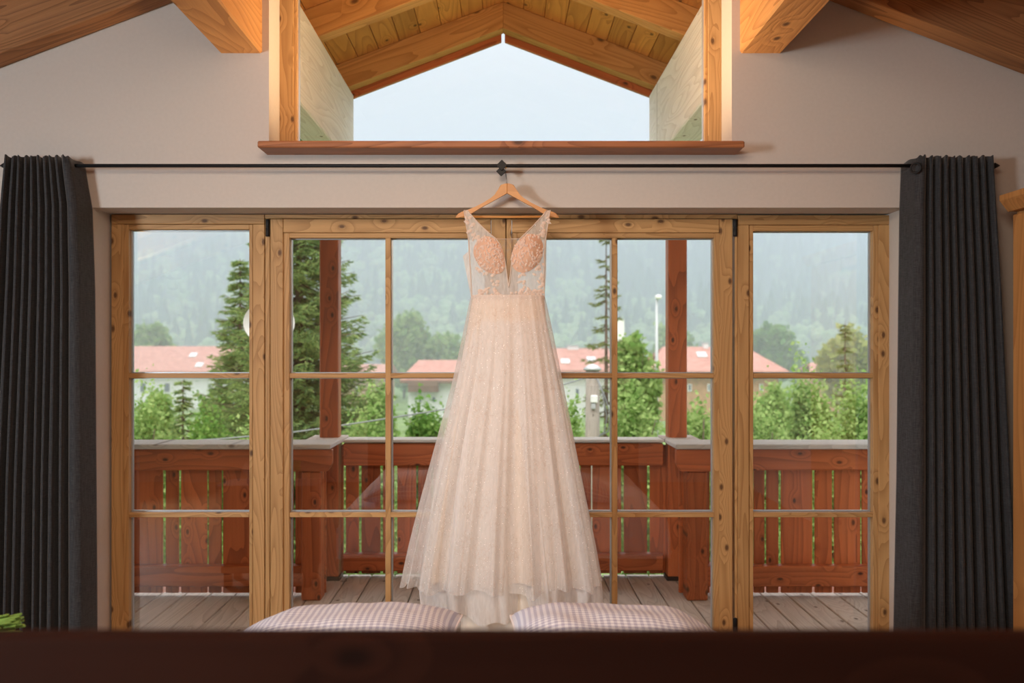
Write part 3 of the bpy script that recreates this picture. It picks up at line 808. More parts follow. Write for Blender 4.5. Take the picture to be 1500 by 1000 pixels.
# nightstand with the bouquet lying on it
ns = empty('nightstand', (-1.62, 2.87, 0), 'dark wooden nightstand left of the bed under the bouquet', 'nightstand')
box('body', -1.92, -1.30, 2.70, 3.03, 0.10, 0.67, M['mahogany'], ns, 0.004)
box('top', -1.95, -1.27, 2.68, 3.05, 0.672, 0.698, M['mahogany'], ns, 0.004)
for x in (-1.88, -1.34):
    for y in (2.74, 2.99): box('leg', x - 0.025, x + 0.025, y - 0.025, y + 0.025, 0, 0.1, M['mahogany'], ns, 0.003)
bq = empty('bouquet', (-1.62, 2.9, 0.70), 'bundle of green flower stems lying left of the bed at the picture edge', 'bouquet')
rd = random.Random(4)
BY, BZ = 2.90, 0.815
for k in range(46):
    a = rd.uniform(0, 2 * math.pi); r = 0.030 * math.sqrt(rd.random())
    dy, dz = r * math.cos(a), r * math.sin(a)
    x1 = PX(32, BY) - rd.random() ** 1.5 * 0.05
    tube('stem', [(x1, BY + dy * 1.25, BZ + dz * 1.25), (x1 - 0.09, BY + dy, BZ - 0.012 + dz), (-1.66, BY + dy * 0.55, BZ - 0.045 + dz * 0.55)], 0.0038, M['stem'], bq, 6)
lathe('ribbon', [(0.026, -0.03), (0.029, -0.02), (0.029, 0.02), (0.026, 0.03)], M['white'], bq, (-1.60, BY, BZ - 0.035), 14, 'X')
for k in range(9):
    c = Vector((-1.76 + rd.uniform(-0.06, 0.05), BY + rd.uniform(-0.09, 0.09), 0.755 + rd.uniform(-0.015, 0.06)))
    bmx = bmesh.new()
    for q in range(16):
        w = q * 2.4; rr_ = 0.008 + 0.0018 * q
        r = bmesh.ops.create_icosphere(bmx, subdivisions=1, radius=0.014)
        bmesh.ops.scale(bmx, vec=(0.5, 1, 1), verts=r['verts'])
        bmesh.ops.rotate(bmx, cent=(0, 0, 0), matrix=Matrix.Rotation(w, 3, 'X'), verts=r['verts'])
        bmesh.ops.translate(bmx, vec=(-0.01 + 0.0012 * q, rr_ * math.cos(w), rr_ * math.sin(w)), verts=r['verts'])
    from_bm('blossom', bmx, M['flower'], bq, True, c)

# ================================================================ hanger and dress
YH = 4.555
hg = empty('clothes_hanger', P(743, 271, YH), 'wooden clothes hanger hooked over the curtain rod, carrying the dress', 'hanger')
def hp(pts): return [(PX(x, YH), PZ(y, YH)) for x, y in pts]
upper = [(743, 268.5), (738, 269.5), (733.5, 271), (731, 275), (729, 280), (725, 286), (719, 291), (708, 297), (696, 303), (684, 308), (676, 310.5), (671, 313), (666.5, 319)]
lower = [(671, 319.5), (677, 317.5), (684, 316), (692, 312), (703, 305), (716, 298), (728, 291.5), (737, 286.5), (743, 283.5)]
left = upper + lower
rgt = [(743, 268.5)] + [(2 * 743 - x, y) for x, y in upper[1:]] + [(2 * 743 - x, y) for x, y in lower]
prism('hanger_arm', hp(left), YH - 0.007, YH + 0.007, M['hanger'], hg, 0.0025)
prism('hanger_arm', hp(rgt), YH - 0.007, YH + 0.007, M['hanger'], hg, 0.0025)
tube('hanger_bar', [P(674, 317.3, YH), P(743, 317.8, YH), P(812, 317.3, YH)], 0.0052, M['hanger'], hg, 10)
hk = [P(742.5, 271, YH), P(742, 262, YH), P(741, 256, YH + 0.02), P(740, 251, YH + 0.05), P(739.5, 245, YR - 0.022)]
for q in range(0, 11):
    w = math.pi - 0.35 - q / 10 * math.pi * 1.15
    hk.append(Vector((PX(740.2, YR), YR + 0.0115 * math.cos(w), ZR + 0.0118 * math.sin(w))))
tube('hanger_hook', hk, 0.0017, M['steel'], hg, 8)
tie = empty('cord_tie', (PX(740.5, YR), YR, ZR), 'yellow cord loop around the rod beside the black bracket', 'cord')
ring('loop', (PX(740.5, YR), YR, ZR), (1, 0, 0.12), 0.0115, 0.0024, M['yellow'], tie)

YDR = 4.52
dress = empty('wedding_dress', P(743, 436, YDR), 'ivory wedding dress with lace bodice and glitter tulle skirt hanging from the rod', 'dress')
def skirt(name, tabL, tabR, y0, y1, depth, nf, amp, mat, seed, nu=300, nv=70, hem=0.0, yofs=0.0, flat=1.0):
    rd = random.Random(seed)
    comps = [(nf, 1.0, rd.uniform(0, 6.3)), (nf * 2 - 3, 0.4, rd.uniform(0, 6.3)), (max(3, nf // 2 + 1), 0.7, rd.uniform(0, 6.3)), (nf * 3 + 1, 0.2, rd.uniform(0, 6.3))]
    vs = np.zeros((nu * (nv + 1), 3)); k = 0
    for j in range(nv + 1):
        t = j / nv
        for i in range(nu):
            th = 2 * math.pi * i / nu
            py = y0 + (y1 - y0) * t
            hm = hem * t ** 6 * (math.sin(7 * th + seed) * 0.5 + math.sin(17 * th + 2 * seed) * 0.3)
            xl_, xr_ = interp(tabL, py), interp(tabR, py)
            cx, rx = (xl_ + xr_) / 2, (xr_ - xl_) / 2
            f = sum(a * math.sin(n_ * th + p + 0.8 * t * math.sin(n_ + p)) for n_, a, p in comps)
            a = amp * (0.12 + 0.88 * t) * rx
            rr = rx
            d = depth * rx * flat
            sx, sy = math.cos(th), math.sin(th)
            dx = a * f * sx * 0.25
            dy = a * f * (0.35 + 0.65 * abs(sy)) * math.copysign(1, sy) * min(1, abs(sy) * 3)
            px = cx + rx * sx - abs(a) * 0.2 * sx + dx + a * 0.35 * math.cos(nf * th + comps[0][2]) * abs(sy)
            Y = YDR + yofs + (d * sy + dy) * YDR / F
            vs[k] = (PX(px, YDR), Y, PZ(py + hm, YDR)); k += 1
    fs = [(j * nu + i, j * nu + (i + 1) % nu, (j + 1) * nu + (i + 1) % nu, (j + 1) * nu + i) for j in range(nv) for i in range(nu)]
    return mk(name, vs, fs, mat, dress, True, (PX(743, YDR), YDR, PZ(640, YDR)))
skirt('skirt_lining', [(434, 691), (470, 686), (560, 671), (650, 655), (740, 640), (860, 624)], [(434, 797), (470, 800), (560, 812), (650, 826), (740, 842), (860, 860)], 434, 848, 0.36, 13, 0.055, M['lining'], 2, hem=4)
skirt('skirt_overlay', [(433, 690), (450, 686), (500, 676), (560, 663), (620, 647), (680, 631), (740, 615), (800, 600), (860, 587)], [(433, 798), (450, 802), (500, 813), (560, 825), (620, 837), (680, 849), (740, 861), (800, 873), (860, 883)], 433, 855, 0.46, 17, 0.075, M['tulle'], 5, nu=420, nv=90, hem=7)
skirt('skirt_underlayer', [(470, 688), (560, 668), (700, 637), (860, 613), (905, 618)], [(470, 800), (560, 820), (700, 850), (860, 880), (905, 881)], 470, 893, 0.40, 11, 0.09, M['under_tulle'], 8, nu=260, nv=60, hem=16)
skirt('train', [(700, 690), (860, 677), (960, 672)], [(700, 785), (860, 799), (960, 806)], 790, 1030, 0.52, 7, 0.09, M['train'], 12, nu=240, nv=50, hem=3, yofs=-0.012)

# bodice: left and right front panels, rows from strap to waist
LO = [(308.5, 680), (312, 680.5), (325, 682.5), (340, 685), (352, 686.5), (370, 687.5), (400, 689.5), (436, 691)]
LI = [(308.5, 685), (312, 687.5), (325, 698.5), (335, 708), (345, 718.5), (352, 727), (360, 732.5), (370, 736.5), (385, 739.8), (400, 742), (415, 744), (421, 745), (436, 745)]
RO = [(308.5, 806), (312, 805), (325, 802.8), (340, 800.5), (352, 798.8), (370, 797.5), (400, 796.5), (436, 797.3)]
RI = [(308.5, 801), (312, 798.5), (325, 787), (335, 778), (345, 768), (352, 761), (360, 756.5), (370, 752.5), (385, 749.6), (400, 748), (415, 746), (421, 745), (436, 745)]
CUPS = [((718.5, 374), 0.25, -1), ((774.5, 373.5), -0.25, 1)]
def bulge(px, py):
    b = 0.0
    for (cx, cy), _, _ in CUPS:
        d = ((px - cx) / 25) ** 2 + ((py - cy) / 36) ** 2
        b += 0.030 * math.exp(-d * 1.2)
    w = abs(px - 744) / 54
    side = 0.035 * w ** 2.2 * min(1, max(0, (py - 310) / 40))
    return YDR - 0.045 - b + side + (0.03 * max(0, (340 - py) / 32))
for O_, I_ in ((LO, LI), (RO, RI)):
    nr, nc = 52, 18
    vs = []
    for r in range(nr + 1):
        py = 308.5 + (436 - 308.5) * r / nr
        a, b = interp(O_, py), interp(I_, py)
        for c in range(nc + 1):
            px = a + (b - a) * c / nc
            y = bulge(px, py) + 0.0012 * math.sin(px * 1.3 + py * 0.2)
            vs.append((PX(px, YDR), y, PZ(py, YDR)))
    fs = [(r * (nc + 1) + c, r * (nc + 1) + c + 1, (r + 1) * (nc + 1) + c + 1, (r + 1) * (nc + 1) + c) for r in range(nr) for c in range(nc)]
    mk('bodice_panel', vs, fs, M['mesh'], dress, True, (PX(744, YDR), YDR, PZ(380, YDR)))
    for T in (O_, I_):
        ys = np.linspace(308.5, 422 if T in (LI, RI) else 436, 40)
        tube('piping', [(PX(interp(T, y), YDR), bulge(interp(T, y), y) - 0.002, PZ(y, YDR)) for y in ys], 0.0028, M['piping'], dress, 6)
# sheer back panel with straight upper edge
vs = []
nr, nc = 24, 28
for r in range(nr + 1):
    py = 346 + (436 - 346) * r / nr
    a, b = interp(LO, py), interp(RO, py)
    for c in range(nc + 1):
        u = c / nc
        px = a + (b - a) * u
        vs.append((PX(px, YDR), YDR - 0.01 + 0.035 * math.sin(math.pi * u), PZ(py + 3 * math.sin(math.pi * u) * (1 - r / nr), YDR)))
fs = [(r * (nc + 1) + c, r * (nc + 1) + c + 1, (r + 1) * (nc + 1) + c + 1, (r + 1) * (nc + 1) + c) for r in range(nr) for c in range(nc)]
mk('back_panel', vs, fs, M['back_mesh'], dress, True, (PX(744, YDR), YDR, PZ(390, YDR)))
tube('back_edge', [vs[c] for c in range(nc + 1)], 0.0018, M['piping'], dress, 6)
for pts in ([(678, 375), (688, 366), (690, 436), (685, 410)], [(797, 352), (800.5, 350), (800, 400), (797.5, 436)]):
    prism('side_panel', [(PX(x, YDR), PZ(y, YDR)) for x, y in pts], YDR - 0.004, YDR + 0.004, M['mesh'], dress, 0.001)
# padded cups
CUP_L = [(705, 349), (694.5, 363), (699, 384), (711, 397), (726, 403), (739.5, 399), (738, 384), (732, 363), (720, 349)]
CUP_R = [(774, 344), (763.5, 352.5), (751.5, 369), (750, 390), (756, 399.8), (768, 400.5), (783, 391.5), (793.5, 372), (795, 357), (787.5, 346.5)]
def cup_radius(poly, c, w):
    """distance from c to the smoothed outline in direction w"""
    pol = sorted((math.atan2(y - c[1], x - c[0]), math.hypot(x - c[0], y - c[1])) for x, y in poly)
    return float(np.interp(w, [p[0] for p in pol], [p[1] for p in pol], period=2 * math.pi))
CUP_C = [((718, 375), CUP_L), ((773, 373), CUP_R)]
for c0, poly in CUP_C:
    nr, nc = 14, 40
    vs, fs = [], []
    for r in range(nr + 1):
        rho = r / nr
        for c in range(nc):
            w = 2 * math.pi * c / nc
            R_ = sum(cup_radius(poly, c0, w + d_) for d_ in (-0.2, 0, 0.2)) / 3
            x, y = c0[0] + rho * R_ * math.cos(w), c0[1] + rho * R_ * math.sin(w)
            vs.append((PX(x, YDR), bulge(x, y) - 0.004 - 0.012 * (1 - rho ** 2), PZ(y, YDR)))
    for r in range(nr):
        for c in range(nc):
            fs.append((r * nc + c, r * nc + (c + 1) % nc, (r + 1) * nc + (c + 1) % nc, (r + 1) * nc + c))
    mk('cup', vs, fs, M['cup'], dress, True, (PX(c0[0], YDR), YDR, PZ(c0[1], YDR)))
# lace leaves: on the cups, and vines climbing from the waist
def leaves(name, spots, mat):
    vs, fs = [], []
    for (px, py, ang, L, W, lift) in spots:
        c = Vector((PX(px, YDR), bulge(px, py) - lift, PZ(py, YDR)))
        d = Vector((math.cos(ang), 0, math.sin(ang))); s = Vector((-math.sin(ang), 0, math.cos(ang)))
        k = len(vs)
        prof_ = [(0, 0), (0.3, 0.42), (0.6, 0.5), (1, 0)]
        up = Vector((0, -1, 0))
        vs += [c - d * L / 2, c - d * L * 0.15 + s * W / 2 + up * 0.001, c + d * L * 0.2 + s * W * 0.45 + up * 0.001, c + d * L / 2, c + d * L * 0.2 - s * W * 0.45 + up * 0.001, c - d * L * 0.15 - s * W / 2 + up * 0.001, c + up * 0.004]
        for q in range(6): fs.append((k + q, k + (q + 1) % 6, k + 6))
    o = mk(name, vs, fs, mat, dress, False, (PX(744, YDR), YDR, PZ(380, YDR)))
    o['kind'] = 'stuff'
    return o
rd = random.Random(21)
sp = []
for c0, poly in CUP_C:
    for k in range(135):
        w = rd.uniform(-math.pi, math.pi); rho = math.sqrt(rd.random())
        R_ = cup_radius(poly, c0, w) * 0.97 * rho
        x, y = c0[0] + R_ * math.cos(w), c0[1] + R_ * math.sin(w)
        sp.append((x, y, math.pi / 2 + rd.uniform(-0.9, 0.9), rd.uniform(0.012, 0.022), rd.uniform(0.006, 0.010), 0.006 + 0.012 * (1 - rho ** 2)))
leaves('lace_applique', sp, M['lace'])
sp = []
for x0, y0, x1, y1, n_ in ((727, 434, 724, 404, 10), (695, 433, 712, 426, 8), (700, 428, 735, 432, 12), (764, 434, 764, 402, 12), (772, 430, 795, 428, 14), (792, 425, 790, 398, 8), (750, 433, 772, 426, 9), (698, 392, 712, 402, 5), (780, 400, 792, 388, 5), (688, 340, 706, 356, 9), (798, 340, 784, 352, 9), (684, 318, 692, 338, 7), (802, 318, 795, 338, 7)):
    for k in range(n_):
        t = k / max(1, n_ - 1)
        x, y = x0 + (x1 - x0) * t + rd.uniform(-4, 4), y0 + (y1 - y0) * t + rd.uniform(-3, 3)
        y = min(y, 435)
        sp.append((x, y, rd.uniform(0, 6.3), rd.uniform(0.016, 0.032), rd.uniform(0.010, 0.017), 0.003))
leaves('lace_vine', sp, M['lace'])
for px, py in ((692, 333), (791, 339), (700, 339), (784, 331)):
    c = (PX(px, YDR), bulge(px, py) - 0.005, PZ(py, YDR))
    bmx = bmesh.new(); bmesh.ops.create_icosphere(bmx, subdivisions=2, radius=0.0035)
    from_bm('sequin', bmx, M['sequin'], dress, True, c)
# waistband
wbv, wbf = [], []
for r, (py, g) in enumerate(((432.5, 0.004), (434, 0.007), (437, 0.007), (438.5, 0.004))):
    for k in range(48):
        th = 2 * math.pi * k / 48
        a, b = interp(LO, py), interp(RO, py)
        rx = (b - a) / 2 * YDR / F + g * 0.4
        wbv.append((PX((a + b) / 2, YDR) + rx * math.cos(th), YDR + (0.055 + g) * math.sin(th), PZ(py, YDR)))
for r in range(3):
    for k in range(48): wbf.append((r * 48 + k, r * 48 + (k + 1) % 48, (r + 1) * 48 + (k + 1) % 48, (r + 1) * 48 + k))
mk('waistband', wbv, wbf, M['piping'], dress, True, (PX(744, YDR), YDR, PZ(436, YDR)))

# ================================================================ outdoors
# ground: garden level near the house, village level, then the mountainside
def crest(px):
    return np.interp(px, [-600, 200, 420, 590, 760, 900, 1000, 1150, 1250, 1700, 2300], [290, 280, 262, 245, 255, 280, 300, 330, 360, 400, 340])
def ground_h(X, Y):
    if Y < 400:
        return float(np.interp(Y, [0, 12, 30, 150, 400], [-3.2, -3.2, -4.0, -7.4, -7.4]))
    px = CX + X / max(Y, 1) * F
    zc = EYE + (CY - crest(px)) * 980 / F
    t = min(1.0, (Y - 400) / 580)
    s = t ** 1.15
    n_ = mnoise.noise((X * 0.006, Y * 0.006, 1.7)) * 16 + mnoise.noise((X * 0.018, Y * 0.018, 4.1)) * 6
    return -7.4 + (zc + 7.4) * s + n_ * min(1, t * 4) * (1 - 0.5 * t)
ys_ = [4.5, 8, 12, 16, 22, 30, 45, 70, 100, 150, 220, 300, 400] + list(np.linspace(420, 980, 36)) + [1040, 1100]
nxg = 70
gv, gf, gm = [], [], []
for Y in ys_:
    half_w = max(30, Y * 0.95)
    for i in range(nxg + 1):
        X = -half_w + 2 * half_w * i / nxg
        z = ground_h(X, min(Y, 980)) - (0 if Y <= 980 else (Y - 980) * 0.4)
        gv.append((X, Y, z))
for j in range(len(ys_) - 1):
    for i in range(nxg):
        gf.append((j * (nxg + 1) + i, j * (nxg + 1) + i + 1, (j + 1) * (nxg + 1) + i + 1, (j + 1) * (nxg + 1) + i)); gm.append(0 if ys_[j] < 400 else 1)
g = mk('ground', gv, gf, None, None, True, (0, 0, 0), mats=[M['grass'], M['hillground']], fmat=gm)
tag(g, 'green meadow of the valley rising into the wooded mountainside', 'ground', kind='structure')

# ---- trees on the mountainside
def conifer(seed, tiers=6, sides=10):
    r_ = random.Random(seed)
    vs, fs = [], []
    for t in range(tiers):
        z0 = 0.08 + 0.86 * t / tiers; z1 = z0 + 0.30 * (1 - 0.45 * t / tiers)
        R = 0.20 * (1 - t / (tiers + 0.6)) ** 0.8
        k = len(vs)
        vs.append((r_.uniform(-0.01, 0.01), r_.uniform(-0.01, 0.01), min(1.0, z1)))
        for q in range(sides):
            w = 2 * math.pi * (q + 0.5 * (t % 2)) / sides
            rr_ = R * (1.1 if q % 2 else 0.68) * r_.uniform(0.8, 1.2)
            vs.append((rr_ * math.cos(w), rr_ * math.sin(w), z0 - (0.03 if q % 2 else -0.01) + r_.uniform(-0.015, 0.015)))
        for q in range(sides): fs.append((k, k + 1 + q, k + 1 + (q + 1) % sides))
    return np.array(vs), fs
def roundtree(seed):
    r_ = random.Random(seed)
    vs, fs = [], []
    for c in range(9):
        cx_, cy_, cz_ = r_.uniform(-0.2, 0.2), r_.uniform(-0.2, 0.2), r_.uniform(0.32, 0.82)
        bmx = bmesh.new(); bmesh.ops.create_icosphere(bmx, subdivisions=1, radius=r_.uniform(0.12, 0.2))
        k = len(vs)
        bmx.verts.index_update()
        for v in bmx.verts: vs.append((v.co.x * r_.uniform(0.8, 1.2) + cx_, v.co.y * r_.uniform(0.8, 1.2) + cy_, v.co.z * r_.uniform(0.8, 1.2) + cz_))
        for f in bmx.faces: fs.append(tuple(k + v.index for v in f.verts))
        bmx.free()
    return np.array(vs), fs
M['hill_spruce'] = leaf_mat('hill_spruce', (0.02, 0.055, 0.04), (0.08, 0.14, 0.07), 0.0)
M['hill_leaf'] = leaf_mat('hill_leaf', (0.20, 0.33, 0.12), (0.38, 0.47, 0.21), 0.0)
protos = [conifer(s) for s in range(6)] + [roundtree(20 + s) for s in range(4)]
proto_me = []
for i, (v, f) in enumerate(protos):
    me = bpy.data.meshes.new('hillside_tree')
    me.from_pydata(v.tolist(), [], f); me.materials.append(M['hill_spruce'] if i < 6 else M['hill_leaf'])
    proto_me.append(me)
pts = []
rd = random.Random(77)
while len(pts) < 5200:
    Y = rd.uniform(405, 985); X = rd.uniform(-0.62, 0.62) * Y
    px = CX + X / Y * F
    dens = mnoise.noise((X * 0.011, Y * 0.011, 9.3))
    # the pale gully that comes down across the right window
    pts.append((X, Y, dens))
pts.sort(key=lambda p: p[1])
mass = {'con': ([], [], 0), 'dec': ([], [], 0)}
cv, cf, cn, dv, df_, dn = [], [], 0, [], [], 0
n_single = 0
for i, (X, Y, dens) in enumerate(pts):
    low = 1 - min(1, (Y - 400) / 330)
    dec = rd.random() < (0.12 + 0.5 * low * low + (0.35 if dens > 0.18 else 0))
    k = rd.randrange(6, 10) if dec else rd.randrange(6)
    h = rd.uniform(10, 16) if dec else rd.uniform(13, 24)
    wdt = h * (rd.uniform(0.9, 1.2) if dec else rd.uniform(0.8, 1.15))
    z = ground_h(X, Y) - 0.5
    rot = rd.uniform(0, 6.3)
    ppx = CX + X / Y * F
    zone = next((nm for a_, b_, nm in ((188, 365, 'the left side window'), (424, 690, 'the left door leaf'), (800, 1046, 'the right door leaf'), (1104, 1279, 'the right side window')) if a_ < ppx < b_), None)
    if zone and n_single < 300:
        n_single += 1
        o = bpy.data.objects.new('hillside_tree', proto_me[k])
        COL.objects.link(o); o.location = (X, Y, z); o.scale = (wdt, wdt, h); o.rotation_euler.z = rot
        tag(o, ('hazy pale round tree' if dec else 'hazy dark pointed conifer') + ' low on the wooded mountainside, seen through ' + zone, 'tree',
            ('pale round trees' if dec else 'dark conifers') + ' of the mountainside in ' + zone)
        continue
    v, f = protos[k]
    c_, s_ = math.cos(rot), math.sin(rot)
    w = np.stack([(v[:, 0] * c_ - v[:, 1] * s_) * wdt + X, (v[:, 0] * s_ + v[:, 1] * c_) * wdt + Y, v[:, 2] * h + z], 1)
    if dec:
        dv.append(w); df_.extend([tuple(a + dn for a in q) for q in f]); dn += len(w)
    else:
        cv.append(w); cf.extend([tuple(a + cn for a in q) for q in f]); cn += len(w)
tag(mk('conifer_forest', np.concatenate(cv), cf, M['hill_spruce']), 'misty dark conifer forest covering the mountainside', 'forest', kind='stuff')
tag(mk('broadleaf_forest', np.concatenate(dv), df_, M['hill_leaf']), 'misty pale green broadleaf patches scattered through the mountain forest', 'forest', kind='stuff')

# ---- near trees and bushes
def leaf_crown(n, rx, ry, rz, size, seed, clumps=40, shell=0.6, stretch=1.6):
    r = np.random.default_rng(seed)
    d = r.normal(size=(clumps, 3)); d /= np.linalg.norm(d, axis=1)[:, None]
    rad = (shell + (1 - shell) * r.random((clumps, 1)))
    cc = d * rad * np.array([rx, ry, rz]) * 0.85
    idx = r.integers(0, clumps, n)
    cs = (0.24 + 0.14 * r.random((clumps, 1))) * np.array([rx, ry, rz])
    p = cc[idx] + r.normal(size=(n, 3)) * 0.5 * cs[idx]
    a = r.normal(size=(n, 3)); a /= np.linalg.norm(a, axis=1)[:, None]
    b = np.cross(a, r.normal(size=(n, 3))); b /= np.linalg.norm(b, axis=1)[:, None]
    s = size * (0.6 + 0.8 * r.random((n, 1)))
    v = np.stack([p - a * s * stretch * 0.5, p + b * s * 0.5, p + a * s * stretch * 0.5, p - b * s * 0.5], 1).reshape(-1, 3)
    f = np.arange(n * 4).reshape(-1, 4)
    return v, f
def bush(name, label, cat, px, ytop, wpx, Y, mat, seed, n=5000, size=0.11, ybot=None, group=None, trunk=True, depth=0.8, clumps=46):
    gz = ground_h(PX(px, Y), Y)
    zt = PZ(ytop, Y)
    zb = PZ(ybot, Y) if ybot else gz + 0.1
    rx = wpx / 2 * Y / F; rz = (zt - zb) / 2
    root = empty(name, (PX(px, Y), Y, gz), label, cat, group)
    v, f = leaf_crown(n, rx, rx * depth, rz, size, seed, clumps)
    v = v + np.array([PX(px, Y), Y, (zt + zb) / 2])
    mk('foliage', v, f, mat, root, False, (PX(px, Y), Y, (zt + zb) / 2))
    x = PX(px, Y); r_ = random.Random(seed)
    paths = []
    vs, fs = tube_data([(x, Y, gz - 0.1), (x + 0.03, Y, gz + (zt - gz) * 0.4), (x, Y, zt - rz * 0.5)], [rx * 0.05 + 0.03, rx * 0.04 + 0.02, 0.012], 7)
    for q in range(7):
        w = r_.uniform(0, 6.3); h0 = r_.uniform(0.25, 0.6)
        a = Vector((x, Y, gz + (zt - gz) * h0)); b = Vector((x + math.cos(w) * rx * 0.65, Y + math.sin(w) * rx * 0.5, gz + (zt - gz) * min(0.92, h0 + 0.35)))
        v2, f2 = tube_data([a, (a + b) / 2 + Vector((0, 0, 0.1)), b], [rx * 0.025 + 0.012, rx * 0.018 + 0.008, 0.006], 5)
        fs += [tuple(i + len(vs) for i in q2) for q2 in f2]; vs += v2
    mk('trunk', vs, fs, M['bark'], root, True, (x, Y, gz))
    return root
def spruce_data(H, R, seed, tiers=26, per=9, droop=0.25, tuft=0.16, density=1.0):
    r = random.Random(seed)
    V, Fc = [], []
    br_v, br_f = [], []
    for t in range(tiers):
        for q in range(per):
            h = H * (0.05 + 0.945 * (t + r.random()) / tiers)
            L = max(0.07, R * (1 - h / (H * 1.02)) ** 0.85)
            az = 2 * math.pi * (q + r.random()) / per
            l = L * r.uniform(0.75, 1.15)
            d = Vector((math.cos(az), math.sin(az), 0)); sd = Vector((-d.y, d.x, 0))
            tl_ = r.uniform(-0.28, 0.18)
            def pos(s): return Vector((0, 0, h)) + d * l * s + Vector((0, 0, -droop * l * math.sin(s * 2.2) + 0.22 * l * s * s + tl_ * l * s))
            v2, f2 = tube_data([pos(0), pos(0.5), pos(1)], [0.02, 0.012, 0.004], 4, False)
            br_f += [tuple(i + len(br_v) for i in a) for a in f2]; br_v += v2
            ns_ = max(4, int(l / tuft * 1.7 * density))
            for k in range(ns_):
                s = 0.12 + 0.88 * (k + r.random() * 0.7) / ns_
                p = pos(s)
                for sg in (-1, 0, 1):
                    tw = (0.40 * l * (1 - s) + tuft * 0.9) * r.uniform(0.7, 1.2)
                    m_ = max(1, int(tw / (tuft * 0.8))) if sg else 1
                    for j in range(m_):
                        c = p + (sd * sg * 0.9 + d * 0.55) * tw * (j + 0.5) / m_ + Vector((0, 0, -0.25 * tw * (j + 0.5) / m_ * abs(sg)))
                        for e_ in range(4):
                            dirn = (d * r.uniform(0.3, 1) + sd * sg * r.uniform(0.2, 1) + Vector((r.uniform(-.4, .4), r.uniform(-.4, .4), r.uniform(-0.55, 0.35)))).normalized()
                            nrm = dirn.cross(Vector((r.uniform(-1, 1), r.uniform(-1, 1), r.uniform(-1, 1)))).normalized()
                            ln, wd_ = tuft * r.uniform(0.7, 1.5), tuft * 0.085
                            b0 = len(V)
                            V += [c - dirn * ln * 0.4, c + nrm * wd_, c + dirn * ln * 0.6, c - nrm * wd_]
                            Fc.append((b0, b0 + 1, b0 + 2, b0 + 3))
    tv, tf = tube_data([(0, 0, 0), (0, 0, H * 0.5), (0, 0, H)], [R * 0.06 + 0.03, R * 0.035 + 0.015, 0.004], 8)
    br_f += [tuple(i + len(br_v) for i in a) for a in tf]; br_v += tv
    return [tuple(v) for v in V], Fc, br_v, br_f
def spruce(label, px, ytop, Y, R, seed, mat='spruce', **kw):
    x = PX(px, Y); gz = ground_h(x, Y)
    H = PZ(ytop, Y) - gz
    root = empty('spruce', (x, Y, gz), label, 'tree')
    V, Fc, bv, bf = spruce_data(H, R, seed, **kw)
    o = mk('needles', V, Fc, M[mat], root); o.location = (0, 0, 0)
    o = mk('trunk', bv, bf, M['bark'], root, True); o.location = (0, 0, 0)
spruce('large dark green spruce behind the left roof post', 438, 150, 19, 2.5, 1, tiers=40, per=12, tuft=0.15)
spruce('bushy spruce behind the frame between left side window and door', 352, 378, 22, 1.75, 2, tiers=30, per=11, tuft=0.15)
spruce('small young spruce in the left side window', 268, 556, 17, 0.8, 3, tiers=16, per=8, tuft=0.12)
spruce('thin sparse spruce with bare gaps right of the dress', 888, 318, 26, 1.15, 4, mat='spruce_pale', tiers=17, per=5, tuft=0.15, density=0.45)
spruce('thin spruce tip rising from the bushes in the right side window', 1238, 470, 24, 0.75, 5, mat='spruce_pale', tiers=15, per=6, tuft=0.13, density=0.7)

# broadleaf trees behind the village gardens
bush('broadleaf_tree', 'bright green tree with forked crown beside the left door muntin', 'tree', 592, 458, 66, 185, M['leaf'], 31, 7000, 0.8, 560)
bush('broadleaf_tree', 'pale round tree above the long red roof on the left', 'tree', 222, 476, 56, 190, M['leaf'], 32, 4000, 1.0, 535)
bush('broadleaf_tree', 'deep green tree above the red roof in the right side window', 'tree', 1130, 477, 76, 190, M['leaf_dark'], 33, 5000, 1.1, 560)
bush('broadleaf_tree', 'yellow green tree at the edge of the right side window', 'tree', 1238, 487, 80, 120, M['leaf_yellow'], 34, 5000, 0.62, 590)
bush('broadleaf_tree', 'soft green tree just left of the skirt', 'tree', 652, 492, 70, 190, M['leaf'], 35, 5500, 0.8, 560)
bush('broadleaf_tree', 'light green tree between sparse spruce and street lamp', 'tree', 934, 492, 74, 34, M['leaf'], 36, 5200, 0.17, 640)
bush('broadleaf_tree', 'small pale tree right of the roof in the right side window', 'tree', 1172, 525, 36, 210, M['leaf'], 37, 2500, 0.9, 560)
bush('broadleaf_tree', 'green tree behind the right roof post', 'tree', 985, 478, 60, 200, M['leaf'], 38, 3500, 0.95, 560)
